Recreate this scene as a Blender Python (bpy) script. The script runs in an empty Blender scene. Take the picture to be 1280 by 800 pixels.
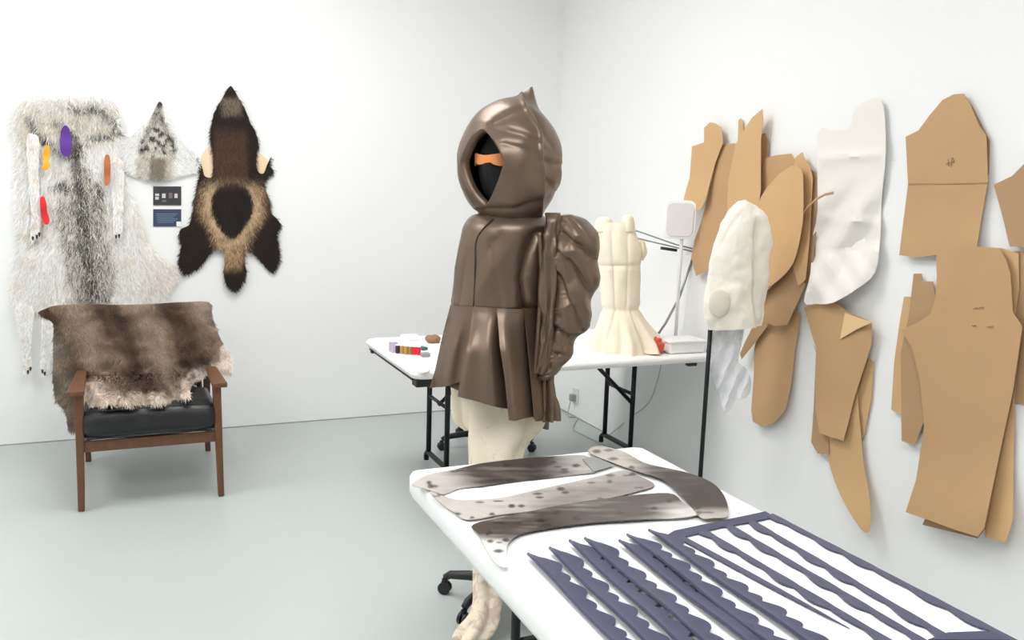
import bpy, bmesh, math, random
import numpy as np
from mathutils import Vector, Matrix, noise
from mathutils.geometry import delaunay_2d_cdt
random.seed(7); rng = np.random.default_rng(7)

# ------------------------------------------------------------------ camera, light, exposure
F, DH, ROLL, CH = 1075.0, 165.0, 0.033, 1.66      # focal length and horizon offset in px, roll, eye height
TH = math.atan(DH/F); AL = math.atan(486.5*math.cos(TH)/F)
H_ = np.array([math.sin(AL), math.cos(AL), 0.]); R_ = np.array([math.cos(AL), -math.sin(AL), 0.]); Z_ = np.array([0, 0, 1.])
FW = math.cos(TH)*H_ - math.sin(TH)*Z_; UP = math.sin(TH)*H_ + math.cos(TH)*Z_
C0 = np.array([0, 0, CH])
sc = bpy.context.scene
col = sc.collection
cd = bpy.data.cameras.new('camera'); cam = bpy.data.objects.new('camera', cd); col.objects.link(cam)
cd.sensor_width = 36.0; cd.lens = 36.0*F/1280.0; cd.clip_start = 0.05
ra = math.atan(ROLL)
rr = math.cos(ra)*R_ + math.sin(ra)*UP; uu = math.cos(ra)*UP - math.sin(ra)*R_
cam.matrix_world = Matrix(((rr[0], uu[0], -FW[0], 0), (rr[1], uu[1], -FW[1], 0), (rr[2], uu[2], -FW[2], CH), (0, 0, 0, 1)))
sc.camera = cam
sc.view_settings.view_transform = 'Standard'; sc.view_settings.look = 'None'
sc.view_settings.gamma = 1.0; sc.view_settings.use_curve_mapping = False
sc.view_settings.exposure = -0.21
w = bpy.data.worlds.new('world'); sc.world = w; w.use_nodes = True
w.node_tree.nodes['Background'].inputs[0].default_value = (0.9, 0.95, 1, 1)
w.node_tree.nodes['Background'].inputs[1].default_value = 0.3
sc.cycles.use_denoising = True
sc.cycles.max_bounces = 8; sc.cycles.diffuse_bounces = 6
LAMP = 11.0                                          # radiance of the ceiling panels (built with their fixtures below)
XR, YB, XL, YF, ZC = 2.975, 5.89, -4.2, -5.0, 3.6    # room

def ray(px, py):
    px = np.asarray(px, float); py = np.asarray(py, float)
    u = px-640; v = py-400
    n = math.sqrt(1+ROLL*ROLL)
    U = (u+ROLL*v)/n; V = (v-ROLL*u)/n
    return F*FW + U[..., None]*R_ - V[..., None]*UP
def onz(px, py, z=0.):
    r = ray(px, py); return C0 + r*((np.asarray(z)-CH)/r[..., 2])[..., None]
def onx(px, py, x):
    r = ray(px, py); return C0 + r*(np.asarray(x)/r[..., 0])[..., None]
def ony(px, py, y):
    r = ray(px, py); return C0 + r*(np.asarray(y)/r[..., 1])[..., None]
def ond(px, py, n, D):                             # on the upright plane at distance D along the level direction n
    r = ray(px, py); return C0 + r*(np.asarray(D)/(r@n))[..., None]
def level(p): 
    n = np.array([p[0], p[1], 0.]); D = np.linalg.norm(n); return n/D, D
def lin(c): return np.where(c <= 0.04045, c/12.92, ((c+0.055)/1.055)**2.4)
def S(r, g, b): return tuple(lin(np.array([r, g, b])/255.0))

# ------------------------------------------------------------------ materials
def mat(name, c, rough=0.6, metal=0., noise_amt=0.0, nscale=30, bump=0.0, bscale=200, attr=False, spec=0.5, sheen=0., alpha=1., trans=0., emit=None, stretch=None, aniso=0., wood=None, sss=0., coat=0.):
    m = bpy.data.materials.new(name); m.use_nodes = True
    nt = m.node_tree; b = nt.nodes['Principled BSDF']; L = nt.links.new
    b.inputs['Base Color'].default_value = (*c, 1); b.inputs['Roughness'].default_value = rough
    b.inputs['Metallic'].default_value = metal; b.inputs['Specular IOR Level'].default_value = spec
    b.inputs['Sheen Weight'].default_value = sheen; b.inputs['Alpha'].default_value = alpha
    b.inputs['Transmission Weight'].default_value = trans; b.inputs['Coat Weight'].default_value = coat
    if aniso: b.inputs['Anisotropic'].default_value = aniso
    tc = nt.nodes.new('ShaderNodeTexCoord'); src = tc.outputs['Object']
    if stretch:
        mp = nt.nodes.new('ShaderNodeMapping'); mp.inputs['Scale'].default_value = stretch; L(src, mp.inputs[0]); src = mp.outputs[0]
    if attr:
        a = nt.nodes.new('ShaderNodeAttribute'); a.attribute_name = 'Col'; base = a.outputs['Color']
        L(base, b.inputs['Base Color'])
    if noise_amt:
        n = nt.nodes.new('ShaderNodeTexNoise'); n.inputs['Scale'].default_value = nscale; n.inputs['Detail'].default_value = 6; L(src, n.inputs['Vector'])
        mx = nt.nodes.new('ShaderNodeMix'); mx.data_type = 'RGBA'
        mx.inputs[6].default_value = (*[x*(1-noise_amt) for x in c], 1); mx.inputs[7].default_value = (*[min(1, x*(1+noise_amt)) for x in (wood or c)], 1)
        L(n.outputs['Fac'], mx.inputs[0]); L(mx.outputs[2], b.inputs['Base Color'])
    if bump:
        n = nt.nodes.new('ShaderNodeTexNoise'); n.inputs['Scale'].default_value = bscale; n.inputs['Detail'].default_value = 4; L(src, n.inputs['Vector'])
        bp = nt.nodes.new('ShaderNodeBump'); bp.inputs['Strength'].default_value = bump; bp.inputs['Distance'].default_value = 0.01
        L(n.outputs['Fac'], bp.inputs['Height']); L(bp.outputs[0], b.inputs['Normal'])
    if emit: b.inputs['Emission Color'].default_value = (*emit[0], 1); b.inputs['Emission Strength'].default_value = emit[1]
    return m
M = dict(
    wall=mat('wall_paint', (.87, .87, .868), .7, bump=.03, bscale=60),
    floor=mat('painted_concrete', S(181, 187, 185), .34, noise_amt=.04, nscale=1.3, bump=.02, bscale=15),
    ceil=mat('ceiling_paint', (.85, .85, .85), .8),
    gap_shade=mat('wall_gap_shade', (.35, .35, .34), .8),
    fixture=mat('fixture_metal', (.8, .8, .8), .4),
    diffuser=mat('lamp_diffuser', (.9, .9, .9), .5, emit=((1, .997, .985), LAMP)),
    kraft=mat('kraft_paper', S(190, 153, 112), .75, noise_amt=.07, nscale=6, bump=.04, bscale=40),
    kraft2=mat('kraft_paper_light', S(206, 168, 122), .75, noise_amt=.07, nscale=6, bump=.04, bscale=40),
    kraft3=mat('kraft_paper_brown', S(176, 142, 106), .78, noise_amt=.07, nscale=6, bump=.04, bscale=40),
    ink=mat('pencil_mark', S(120, 92, 66), .9),
    muslin=mat('cream_muslin', S(246, 235, 214), .85, noise_amt=.04, nscale=20, bump=.1, bscale=300, sheen=.1),
    toile=mat('white_toile', S(243, 236, 224), .85, bump=.1, bscale=250, sheen=.1),
    white_cloth=mat('white_cloth', S(234, 229, 224), .85, bump=.08, bscale=150),
    sheer=mat('sheer_cloth', S(240, 241, 245), .7, alpha=.62),
    taffeta=mat('brown_taffeta', S(116, 98, 84), .34, metal=.52, bump=.04, bscale=50, stretch=(1, 1, .35)),
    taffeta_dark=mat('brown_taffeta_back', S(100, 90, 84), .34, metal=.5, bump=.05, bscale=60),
    seam=mat('dark_seam', S(52, 42, 36), .7),
    black_cloth=mat('black_cloth', S(22, 22, 22), .85, bump=.1, bscale=400),
    orange=mat('orange_band', S(238, 150, 88), .5, noise_amt=.12, nscale=30),
    black_metal=mat('black_metal', S(24, 26, 26), .45, metal=.2),
    black_plastic=mat('black_plastic', S(26, 26, 28), .4),
    grey_metal=mat('grey_metal', S(150, 150, 150), .35, metal=.8),
    plastic=mat('white_tabletop', S(250, 250, 250), .4, bump=.03, bscale=80),
    leather=mat('black_leather', S(26, 26, 28), .38, bump=.15, bscale=180),
    wood=mat('walnut', S(104, 66, 42), .42, noise_amt=.35, nscale=9, stretch=(6, 6, .6)),
    fur=mat('fur', (.5, .5, .5), .7, attr=True, spec=.25),
    hide=mat('skin_side', (.5, .5, .5), .8, attr=True, spec=.2),
    seal=mat('sealskin', (.5, .5, .5), .33, attr=True, spec=.5, bump=.05, bscale=120),
    felt=mat('navy_felt', S(54, 54, 84), .85, noise_amt=.12, nscale=40, bump=.2, bscale=350, sheen=.25),
    felt2=mat('slate_felt', S(66, 66, 90), .85, noise_amt=.12, nscale=40, bump=.2, bscale=350, sheen=.25),
    claw=mat('claw', S(48, 42, 38), .4),
    skin=mat('tanned_skin', S(240, 214, 180), .8, noise_amt=.06, nscale=20),
    purple=mat('purple_felt', S(98, 60, 150), .9), yellow=mat('yellow_felt', S(240, 178, 62), .9),
    red=mat('red_felt', S(220, 48, 52), .9), rust=mat('rust_felt', S(186, 110, 70), .9),
    card_dark=mat('dark_print', S(52, 52, 56), .5, noise_amt=.35, nscale=60), card_blue=mat('blue_print', S(52, 66, 92), .5, noise_amt=.25, nscale=60),
    print_white=mat('pale_print', S(200, 196, 198), .6), print_blue=mat('pale_blue_print', S(104, 124, 150), .6), print_mauve=mat('mauve_print', S(120, 100, 108), .6),
    paper=mat('white_paper', S(245, 245, 245), .8), pink=mat('pink_cloth', S(246, 224, 222), .9, bump=.1, bscale=120), lilac=mat('lilac_plastic', S(224, 214, 240), .3, trans=.3),
    sp_dark=mat('maroon_thread', S(70, 34, 46), .7), sp_tan=mat('tan_thread', S(176, 138, 82), .7), sp_gold=mat('gold_thread', S(186, 140, 50), .6), sp_brown=mat('brown_thread', S(150, 116, 66), .7), sp_red=mat('red_thread', S(226, 30, 52), .6),
    teal=mat('teal_plastic', S(70, 96, 100), .5), brown=mat('brown_scrap', S(150, 112, 86), .8), grey=mat('grey_plastic', S(150, 152, 150), .6),
    diff_panel=mat('frosted_panel', S(232, 228, 230), .5), cable=mat('grey_cable', S(180, 182, 182), .5), outlet=mat('outlet_plastic', S(222, 222, 220), .4), socket=mat('outlet_socket', S(150, 150, 148), .5),
    scrap=mat('red_scrap', S(222, 96, 82), .8, noise_amt=.2, nscale=60),
)
# trousers: cream cloth with a faint brown-pink print that thickens towards the hem
def trouser_mat():
    m = mat('printed_cream_cloth', S(236, 224, 202), .85, bump=.1, bscale=250); nt = m.node_tree; L = nt.links.new; b = nt.nodes['Principled BSDF']
    ge = nt.nodes.new('ShaderNodeNewGeometry'); sp = nt.nodes.new('ShaderNodeSeparateXYZ'); L(ge.outputs['Position'], sp.inputs[0])
    n = nt.nodes.new('ShaderNodeTexNoise'); n.inputs['Scale'].default_value = 17; n.inputs['Detail'].default_value = 4; n.inputs['Distortion'].default_value = 1.6; L(ge.outputs['Position'], n.inputs['Vector'])
    mr = nt.nodes.new('ShaderNodeMapRange'); mr.inputs[1].default_value = .75; mr.inputs[2].default_value = .2; mr.inputs[3].default_value = -.13; mr.inputs[4].default_value = .05; L(sp.outputs[2], mr.inputs[0])
    ad = nt.nodes.new('ShaderNodeMath'); ad.operation = 'ADD'; L(n.outputs['Fac'], ad.inputs[0]); L(mr.outputs[0], ad.inputs[1])
    cr = nt.nodes.new('ShaderNodeValToRGB'); cr.color_ramp.elements[0].position = .5; cr.color_ramp.elements[0].color = (*S(238, 226, 204), 1)
    cr.color_ramp.elements[1].position = .68; cr.color_ramp.elements[1].color = (*S(208, 186, 170), 1); L(ad.outputs[0], cr.inputs[0]); L(cr.outputs[0], b.inputs['Base Color'])
    return m
M['trouser'] = trouser_mat()

# ------------------------------------------------------------------ helpers
LOC = {}                                            # object -> world position of its origin
def tag(o, label=None, cat=None, group=None, kind=None):
    if label: o['label'] = label
    if cat: o['category'] = cat
    if group: o['group'] = group
    if kind: o['kind'] = kind
    return o
def thing(name, label, cat, loc, group=None):
    o = bpy.data.objects.new(name, None); col.objects.link(o); o.location = tuple(loc); o.empty_display_size = .1
    LOC[o.name] = np.array(loc, float)
    return tag(o, label, cat, group)
def build(name, V, Fc, m, parent=None, smooth=True, cols=None, solid=0., sub=0, bevel=0., sol_off=0.):
    V = np.asarray(V, float)
    if parent is None:
        o0 = np.array([(V[:, 0].min()+V[:, 0].max())/2, (V[:, 1].min()+V[:, 1].max())/2, V[:, 2].min()])
        loc = o0
    else:
        o0 = LOC[parent.name]; loc = np.zeros(3)
    me = bpy.data.meshes.new(name); me.from_pydata((V-o0).tolist(), [], [tuple(int(i) for i in f) for f in Fc]); me.update()
    if smooth: me.polygons.foreach_set('use_smooth', [True]*len(me.polygons))
    for mm in (m if isinstance(m, (list, tuple)) else [m]): me.materials.append(mm)
    if cols is not None:
        a = me.color_attributes.new('Col', 'FLOAT_COLOR', 'POINT')
        a.data.foreach_set('color', np.c_[cols, np.ones(len(cols))].astype(np.float32).ravel())
    o = bpy.data.objects.new(name, me); col.objects.link(o); o.location = loc
    LOC[o.name] = o0
    if parent is not None: o.parent = parent
    if bevel:
        b = o.modifiers.new('b', 'BEVEL'); b.width = bevel; b.segments = 2; b.limit_method = 'ANGLE'; b.angle_limit = .6
    if sub:
        s = o.modifiers.new('s', 'SUBSURF'); s.levels = sub; s.render_levels = sub
    if solid:
        s = o.modifiers.new('t', 'SOLIDIFY'); s.thickness = solid; s.offset = sol_off
        e = o.modifiers.new('e', 'EDGE_SPLIT'); e.split_angle = .9
    return o
class MB:
    def __init__(s): s.V = []; s.F = []
    def add(s, V, Fc):
        b = len(s.V); s.V += [list(map(float, v)) for v in V]; s.F += [tuple(b+i for i in f) for f in Fc]; return s
    def box(s, c, size, rz=0., axes=None):
        hx, hy, hz = [x/2 for x in size]; c = np.array(c, float)
        if axes is None:
            ca, sa = math.cos(rz), math.sin(rz); axes = (np.array([ca, sa, 0]), np.array([-sa, ca, 0]), Z_)
        V = [c + axes[0]*hx*a + axes[1]*hy*b + axes[2]*hz*d for a in (-1, 1) for b in (-1, 1) for d in (-1, 1)]
        return s.add(V, [(0, 1, 3, 2), (4, 6, 7, 5), (0, 4, 5, 1), (2, 3, 7, 6), (0, 2, 6, 4), (1, 5, 7, 3)])
    def tube(s, P, r, n=10, flat=None):
        P = [np.array(p, float) for p in P]; k = len(P); rs = r if isinstance(r, (list, tuple)) else [r]*k; V = []; Fc = []
        t0 = P[1]-P[0]; ref = np.array([0, 0, 1.]) if abs(t0[2]) < .8*np.linalg.norm(t0) else np.array([1., 0, 0])
        for i, p in enumerate(P):
            t = P[min(i+1, k-1)]-P[max(i-1, 0)]; t /= np.linalg.norm(t)+1e-9
            a = np.cross(ref, t); a /= np.linalg.norm(a)+1e-9; b = np.cross(t, a)
            for j in range(n):
                q = 2*math.pi*j/n; V.append(p + rs[i]*(a*math.cos(q) + b*math.sin(q)*(flat or 1)))
        for i in range(k-1):
            for j in range(n): Fc.append((i*n+j, i*n+(j+1) % n, (i+1)*n+(j+1) % n, (i+1)*n+j))
        Fc.append(tuple(range(n-1, -1, -1))); Fc.append(tuple((k-1)*n+j for j in range(n)))
        return s.add(V, Fc)
    def lathe(s, c, prof, n=24, axis=None):
        c = np.array(c, float); ax = np.array([0, 0, 1.]) if axis is None else np.array(axis, float)/np.linalg.norm(axis)
        ref = np.array([1., 0, 0]) if abs(ax[0]) < .8 else np.array([0, 1., 0]); a = np.cross(ax, ref); a /= np.linalg.norm(a); b = np.cross(ax, a); V = []; Fc = []
        for r, h in prof:
            for j in range(n):
                q = 2*math.pi*j/n; V.append(c+ax*h+r*(a*math.cos(q)+b*math.sin(q)))
        for i in range(len(prof)-1):
            for j in range(n): Fc.append((i*n+j, i*n+(j+1) % n, (i+1)*n+(j+1) % n, (i+1)*n+j))
        Fc.append(tuple(range(n-1, -1, -1))); Fc.append(tuple((len(prof)-1)*n+j for j in range(n)))
        return s.add(V, Fc)
    def out(s, name, m, parent=None, smooth=False, **k): return build(name, s.V, s.F, m, parent, smooth, **k)
def catmull(pts, closed=True, k=6):
    P = np.array(pts, float); n = len(P); out = []
    rngi = range(n if closed else n-1)
    for i in rngi:
        p0, p1, p2, p3 = (P[(i-1) % n], P[i], P[(i+1) % n], P[(i+2) % n]) if closed else (P[max(i-1, 0)], P[i], P[i+1], P[min(i+2, n-1)])
        for j in range(k):
            t = j/k; out.append(.5*((2*p1)+(-p0+p2)*t+(2*p0-5*p1+4*p2-p3)*t*t+(-p0+3*p1-3*p2+p3)*t**3))
    if not closed: out.append(P[-1])
    return np.array(out)
def dense(pts, step):
    P = np.array(pts, float); out = []
    for i in range(len(P)):
        a, b = P[i], P[(i+1) % len(P)]; n = max(1, int(np.linalg.norm(b-a)/step))
        for j in range(n): out.append(a+(b-a)*j/n)
    return np.array(out)
def fill(outline, step):
    """triangulate an outline with inner grid points; returns points (n,2) and triangles"""
    O = np.array(outline); lo, hi = O.min(0), O.max(0)
    gx, gy = np.meshgrid(np.arange(lo[0]+step/2, hi[0], step), np.arange(lo[1]+step/2, hi[1], step*.9))
    gx = gx + (np.arange(gx.shape[0]) % 2)[:, None]*step*.5
    G = np.c_[gx.ravel(), gy.ravel()]
    A = O; B = np.roll(O, -1, 0)                    # inside test and distance to the edge
    ins = np.zeros(len(G), bool); dmin = np.full(len(G), 1e9)
    for a, b in zip(A, B):
        cnd = (a[1] > G[:, 1]) != (b[1] > G[:, 1])
        with np.errstate(divide='ignore', invalid='ignore'):
            xi = (b[0]-a[0])*(G[:, 1]-a[1])/(b[1]-a[1])+a[0]
        ins ^= cnd & (G[:, 0] < xi)
        ab = b-a; t = np.clip(((G-a)@ab)/(ab@ab+1e-12), 0, 1); dmin = np.minimum(dmin, np.linalg.norm(G-(a+t[:, None]*ab), axis=1))
    G = G[ins & (dmin > step*.45)]
    P = np.r_[O, G]; n = len(O)
    r = delaunay_2d_cdt([Vector(p) for p in P], [(i, (i+1) % n) for i in range(n)], [], 1, 1e-5)
    V = np.array([tuple(v) for v in r[0]]); T = np.array([t for t in r[2] if len(t) == 3])
    a = V[T]; s = (a[:, 1, 0]-a[:, 0, 0])*(a[:, 2, 1]-a[:, 0, 1])-(a[:, 1, 1]-a[:, 0, 1])*(a[:, 2, 0]-a[:, 0, 0])
    T[s > 0] = T[s > 0][:, ::-1]                    # face the viewer (y points down)
    return V, T
def sheet(name, outline, place, m, parent=None, step=6., smooth_outline=True, cols=None, solid=.002, k=5, sol_off=-1.):
    O = catmull(outline, True, k) if smooth_outline else dense(outline, step)
    V2, T = fill(O, step)
    W = place(V2[:, 0], V2[:, 1])
    o = build(name, W, T, m, parent, True, cols=None if cols is None else cols(V2[:, 0], V2[:, 1]), solid=solid, sol_off=sol_off)
    return o, V2, T
def fur(name, V2, T, place, parent, n, length, flow, color, width=.0022, lift=.35, jitter=.35, edge_boost=0, mat_=None):
    """strands as thin tapering blades, scattered over the skin and following its flow"""
    a, b, c = V2[T[:, 0]], V2[T[:, 1]], V2[T[:, 2]]
    area = np.abs((b[:, 0]-a[:, 0])*(c[:, 1]-a[:, 1])-(b[:, 1]-a[:, 1])*(c[:, 0]-a[:, 0]))
    ti = rng.choice(len(T), n, p=area/area.sum()); u = rng.random(n); v = rng.random(n); f = u+v > 1; u[f] = 1-u[f]; v[f] = 1-v[f]
    p = a[ti]+(b[ti]-a[ti])*u[:, None]+(c[ti]-a[ti])*v[:, None]
    P = place(p[:, 0], p[:, 1])
    fl = flow(p[:, 0], p[:, 1]); ang = rng.normal(0, jitter, n); fl = np.c_[fl[:, 0]*np.cos(ang)-fl[:, 1]*np.sin(ang), fl[:, 0]*np.sin(ang)+fl[:, 1]*np.cos(ang)]
    e = 1.0
    D = place(p[:, 0]+fl[:, 0]*e, p[:, 1]+fl[:, 1]*e)-P; D /= np.linalg.norm(D, axis=1)[:, None]+1e-9
    Dx = place(p[:, 0]+e, p[:, 1])-P; Dy = place(p[:, 0], p[:, 1]+e)-P
    N = np.cross(Dy, Dx); N /= np.linalg.norm(N, axis=1)[:, None]+1e-9
    N[np.einsum('ij,ij->i', N, P-C0) > 0] *= -1
    L = (length(p[:, 0], p[:, 1]) if callable(length) else length)*rng.uniform(.6, 1.25, n)
    lf = lift*rng.uniform(.5, 1.5, n)
    m1 = P+(D*.5+N*lf[:, None]*.6)*L[:, None]; t1 = P+(D+N*lf[:, None]*.8)*L[:, None]
    sd = np.cross(D, N)+rng.normal(0, .25, (n, 3)); sd /= np.linalg.norm(sd, axis=1)[:, None]; sd *= width/2*rng.uniform(.7, 1.4, n)[:, None]
    V = np.stack([P-sd, P+sd, m1+sd*.8, m1-sd*.8, t1], 1).reshape(-1, 3)
    i0 = np.arange(n)*5
    q = np.c_[i0, i0+1, i0+2, i0+3]; t3 = np.c_[i0+3, i0+2, i0+4]
    cc = np.clip(color(p[:, 0], p[:, 1])*rng.uniform(.72, 1.25, n)[:, None], 0, 1)
    cols = np.repeat(cc, 5, 0)
    o0 = LOC[parent.name]; me = bpy.data.meshes.new(name)
    me.vertices.add(len(V)); me.vertices.foreach_set('co', (V-o0).astype(np.float32).ravel())
    me.loops.add(n*7); me.loops.foreach_set('vertex_index', np.c_[q, t3].astype(np.int32).ravel())
    me.polygons.add(2*n); st = np.c_[np.arange(n)*7, np.arange(n)*7+4].ravel(); me.polygons.foreach_set('loop_start', st.astype(np.int32))
    me.update(calc_edges=True); me.validate()
    me.polygons.foreach_set('use_smooth', [True]*len(me.polygons))
    at = me.color_attributes.new('Col', 'FLOAT_COLOR', 'POINT'); at.data.foreach_set('color', np.c_[cols, np.ones(len(cols))].astype(np.float32).ravel())
    me.materials.append(mat_ or M['fur']); o = bpy.data.objects.new(name, me); col.objects.link(o); o.parent = parent; LOC[o.name] = o0
    o['kind'] = 'stuff'
    return o
def fbm(x, y, s, seed=0., oct=3):
    return np.array([noise.fractal(Vector((a*s, b*s, seed)), 1.0, 2.0, oct) for a, b in zip(np.ravel(x), np.ravel(y))])
def sm(x, a, b):
    t = np.clip((x-a)/(b-a), 0, 1); return t*t*(3-2*t)
def mixc(c0, c1, t): 
    t = np.clip(np.asarray(t), 0, 1)[:, None]; return np.asarray(c0)*(1-t)+np.asarray(c1)*t
def interp_secs(secs, m):
    K = np.array(secs, float); t = np.r_[0, np.cumsum(np.linalg.norm(np.diff(K[:, :4], axis=0), axis=1))]; t /= t[-1]
    q = np.linspace(0, 1, m); out = np.empty((m, K.shape[1]))
    for j in range(K.shape[1]):
        y = K[:, j]; d = np.gradient(y, t)             # smooth cubic through the sections, limited against overshoot
        for i in range(m):
            k = min(np.searchsorted(t, q[i], 'right')-1, len(t)-2); h = t[k+1]-t[k]; s = (q[i]-t[k])/h
            sl = (y[k+1]-y[k])/h
            d0 = 0 if sl*d[k] <= 0 else math.copysign(min(abs(d[k]), 3*abs(sl)), sl); d1 = 0 if sl*d[k+1] <= 0 else math.copysign(min(abs(d[k+1]), 3*abs(sl)), sl)
            out[i, j] = (2*s**3-3*s*s+1)*y[k]+(s**3-2*s*s+s)*h*d0+(-2*s**3+3*s*s)*y[k+1]+(s**3-s*s)*h*d1
    return out
def loft(name, secs, n_, m, parent=None, nt=72, ms=70, mod=None, cap=(True, True), solid=0., sup=1.0, back=1.0, sub=0):
    """secs: (xl, yl, xr, yr, half depth, distance) from top to bottom; mod(theta, x, y, t) -> offset along the outward direction"""
    K = interp_secs(secs, ms); th = np.linspace(0, 2*math.pi, nt, endpoint=False); V = []
    n = np.array(n_)
    for i, (xl, yl, xr, yr, b, D) in enumerate(K):
        Pl = ond(np.array(xl), np.array(yl), n, D); Pr = ond(np.array(xr), np.array(yr), n, D); c = (Pl+Pr)/2; a = (Pr-Pl)/2
        ct, st = np.cos(th), np.sin(th)
        cs = np.sign(ct)*np.abs(ct)**sup; ss = np.sign(st)*np.abs(st)**sup
        off = np.zeros(nt)
        if mod is not None: off = mod(th, (xl+xr)/2+(xr-xl)/2*cs, (yl+yr)/2+(yr-yl)/2*cs, i/(ms-1))
        dirs = ct[:, None]*a/np.linalg.norm(a)-st[:, None]*n
        V.append(c+cs[:, None]*a-(ss*np.where(st > 0, b, b*back))[:, None]*n+off[:, None]*dirs)
    V = np.concatenate(V); Fc = []
    for i in range(ms-1):
        for j in range(nt): Fc.append((i*nt+j, (i+1)*nt+j, (i+1)*nt+(j+1) % nt, i*nt+(j+1) % nt))
    V = V.tolist()
    if cap[0]:
        V.append(np.mean(V[:nt], 0)); k = len(V)-1; Fc += [(j, (j+1) % nt, k) for j in range(nt)]
    if cap[1]:
        b0 = (ms-1)*nt; V.append(np.mean(V[b0:b0+nt], 0)); k = len(V)-1; Fc += [(b0+(j+1) % nt, b0+j, k) for j in range(nt)]
    return build(name, V, Fc, m, parent, True, solid=solid, sub=sub)
def ellipsoid(c, ax, rad, n=32, m=20):
    V = []; Fc = []
    for i in range(m+1):
        p = math.pi*i/m
        for j in range(n):
            q = 2*math.pi*j/n; d = (math.sin(p)*math.cos(q)*rad[0], math.sin(p)*math.sin(q)*rad[1], math.cos(p)*rad[2]); V.append(np.array(c)+ax[0]*d[0]+ax[1]*d[1]+ax[2]*d[2])
    for i in range(m):
        for j in range(n): Fc.append((i*n+j, (i+1)*n+j, (i+1)*n+(j+1) % n, i*n+(j+1) % n))
    return V, Fc

def proj(P):
    q = np.asarray(P)-C0; D = q@FW; U = F*(q@R_)/D*math.sqrt(1+ROLL*ROLL); V = -F*(q@UP)/D*math.sqrt(1+ROLL*ROLL)
    return 640+(U-ROLL*V)/(1+ROLL*ROLL), 400+(V+ROLL*U)/(1+ROLL*ROLL)
tri = lambda u: 2*np.abs(2*(u-np.floor(u+.5)))-1
def seg_d(x, y, pts):
    """signed distance (right of the line positive) and along-fraction to a polyline"""
    best = None
    for (ax, ay), (bx, by) in zip(pts[:-1], pts[1:]):
        t = max(0, min(1, ((x-ax)*(bx-ax)+(y-ay)*(by-ay))/((bx-ax)**2+(by-ay)**2))); dx, dy = x-ax-t*(bx-ax), y-ay-t*(by-ay)
        d = math.hypot(dx, dy); sg = 1 if (bx-ax)*dy-(by-ay)*dx < 0 else -1
        if best is None or d < best[0]: best = (d, sg)
    return best
# ------------------------------------------------------------------ the room
def slab(name, lo, hi, m):
    c = [(a+b)/2 for a, b in zip(lo, hi)]; return tag(MB().box(c, [b-a for a, b in zip(lo, hi)]).out(name, m), kind='structure')
slab('floor', (XL-.1, YF-.1, -.1), (XR+.1, YB+.1, 0), M['floor'])
slab('wall_back', (XL-.1, YB, 0), (XR+.1, YB+.1, ZC), M['wall'])
slab('wall_right', (XR, YF, 0), (XR+.1, YB, ZC), M['wall'])
slab('wall_left', (XL-.1, YF, 0), (XL, YB, ZC), M['wall'])
slab('wall_front', (XL-.1, YF-.1, 0), (XR+.1, YF, ZC), M['wall'])
slab('ceiling', (XL-.1, YF-.1, ZC), (XR+.1, YB+.1, ZC+.1), M['ceil'])
slab('shadow_line_1', (XL, YB-.003, 0), (XR, YB, .007), M['gap_shade'])  # thin dark strips paint in the shadow line where walls meet floor
slab('shadow_line_2', (XR-.003, YF, 0), (XR, YB, .007), M['gap_shade'])
k = 0
for y in (.6, 3.9):
    for x in (-1.9, .7):
        k += 1
        t = thing('ceiling_light', ['front left', 'front right', 'rear left', 'rear right'][k-1]+' square white light panel in the gallery ceiling', 'ceiling light', (x, y, ZC), 'ceiling light panels')
        b = MB()
        for sx in (-1, 1): b.box((x+sx*.73, y, ZC-.03), (.04, 1.5, .06)); b.box((x, y+sx*.73, ZC-.03), (1.42, .04, .06))
        b.out('frame', M['fixture'], t); MB().box((x, y, ZC-.03), (1.42, 1.42, .02)).out('diffuser', M['diffuser'], t)

# ------------------------------------------------------------------ folding tables
def rounded(x0, y0, x1, y1, r, k=5):
    out = []
    for cx, cy, a0 in ((x1-r, y1-r, 0), (x0+r, y1-r, 90), (x0+r, y0+r, 180), (x1-r, y0+r, 270)):
        for j in range(k+1):
            a = math.radians(a0+90*j/k); out.append((cx+r*math.cos(a), cy+r*math.sin(a)))
    return out
def tabletop(name, x0, y0, x1, y1, z, th, m, parent, r=.06):
    O = rounded(x0, y0, x1, y1, r); n = len(O); cx, cy = (x0+x1)/2, (y0+y1)/2; V = []; Fc = []
    for ins, zz in ((.02, z), (.006, z-.004), (0, z-.016), (0, z-th+.02), (.008, z-th), (.05, z-th)):
        for x, y in O: V.append((x+(ins if x < cx else -ins), y+(ins if y < cy else -ins), zz))
    for i in range(5):
        for j in range(n): Fc.append((i*n+j, (i+1)*n+j, (i+1)*n+(j+1) % n, i*n+(j+1) % n))
    Fc.append(tuple(range(n))); Fc.append(tuple(5*n+j for j in range(n-1, -1, -1)))
    o = build(name, V, Fc, m, parent, True)
    for p in o.data.polygons: 
        if len(p.vertices) > 4: p.use_smooth = False
    return o
ZT = .74
t = thing('folding_table', 'white folding table in the foreground covered with cut pelt strips and navy felt', 'table', (1.25, 1.7, 0))
FX0, FX1, FY0, FY1 = .805, 1.697, .70, 2.60
tabletop('tabletop', FX0, FY0, FX1, FY1, ZT, .085, M['plastic'], t, .035)
for yy in (1.0, 2.2):
    for xx in (FX0+.225, FX1-.225): MB().tube([(xx, yy, .012), (xx, yy, ZT-.085)], .0145).out('leg', M['black_metal'], t, True)
    MB().tube([(FX0+.225, yy, .3), (FX1-.225, yy, .3)], .011).out('crossbar', M['black_metal'], t, True)
    MB().tube([(FX0+.08, yy, .012), (FX1-.08, yy, .012)], .012).out('foot_bar', M['black_metal'], t, True)

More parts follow.
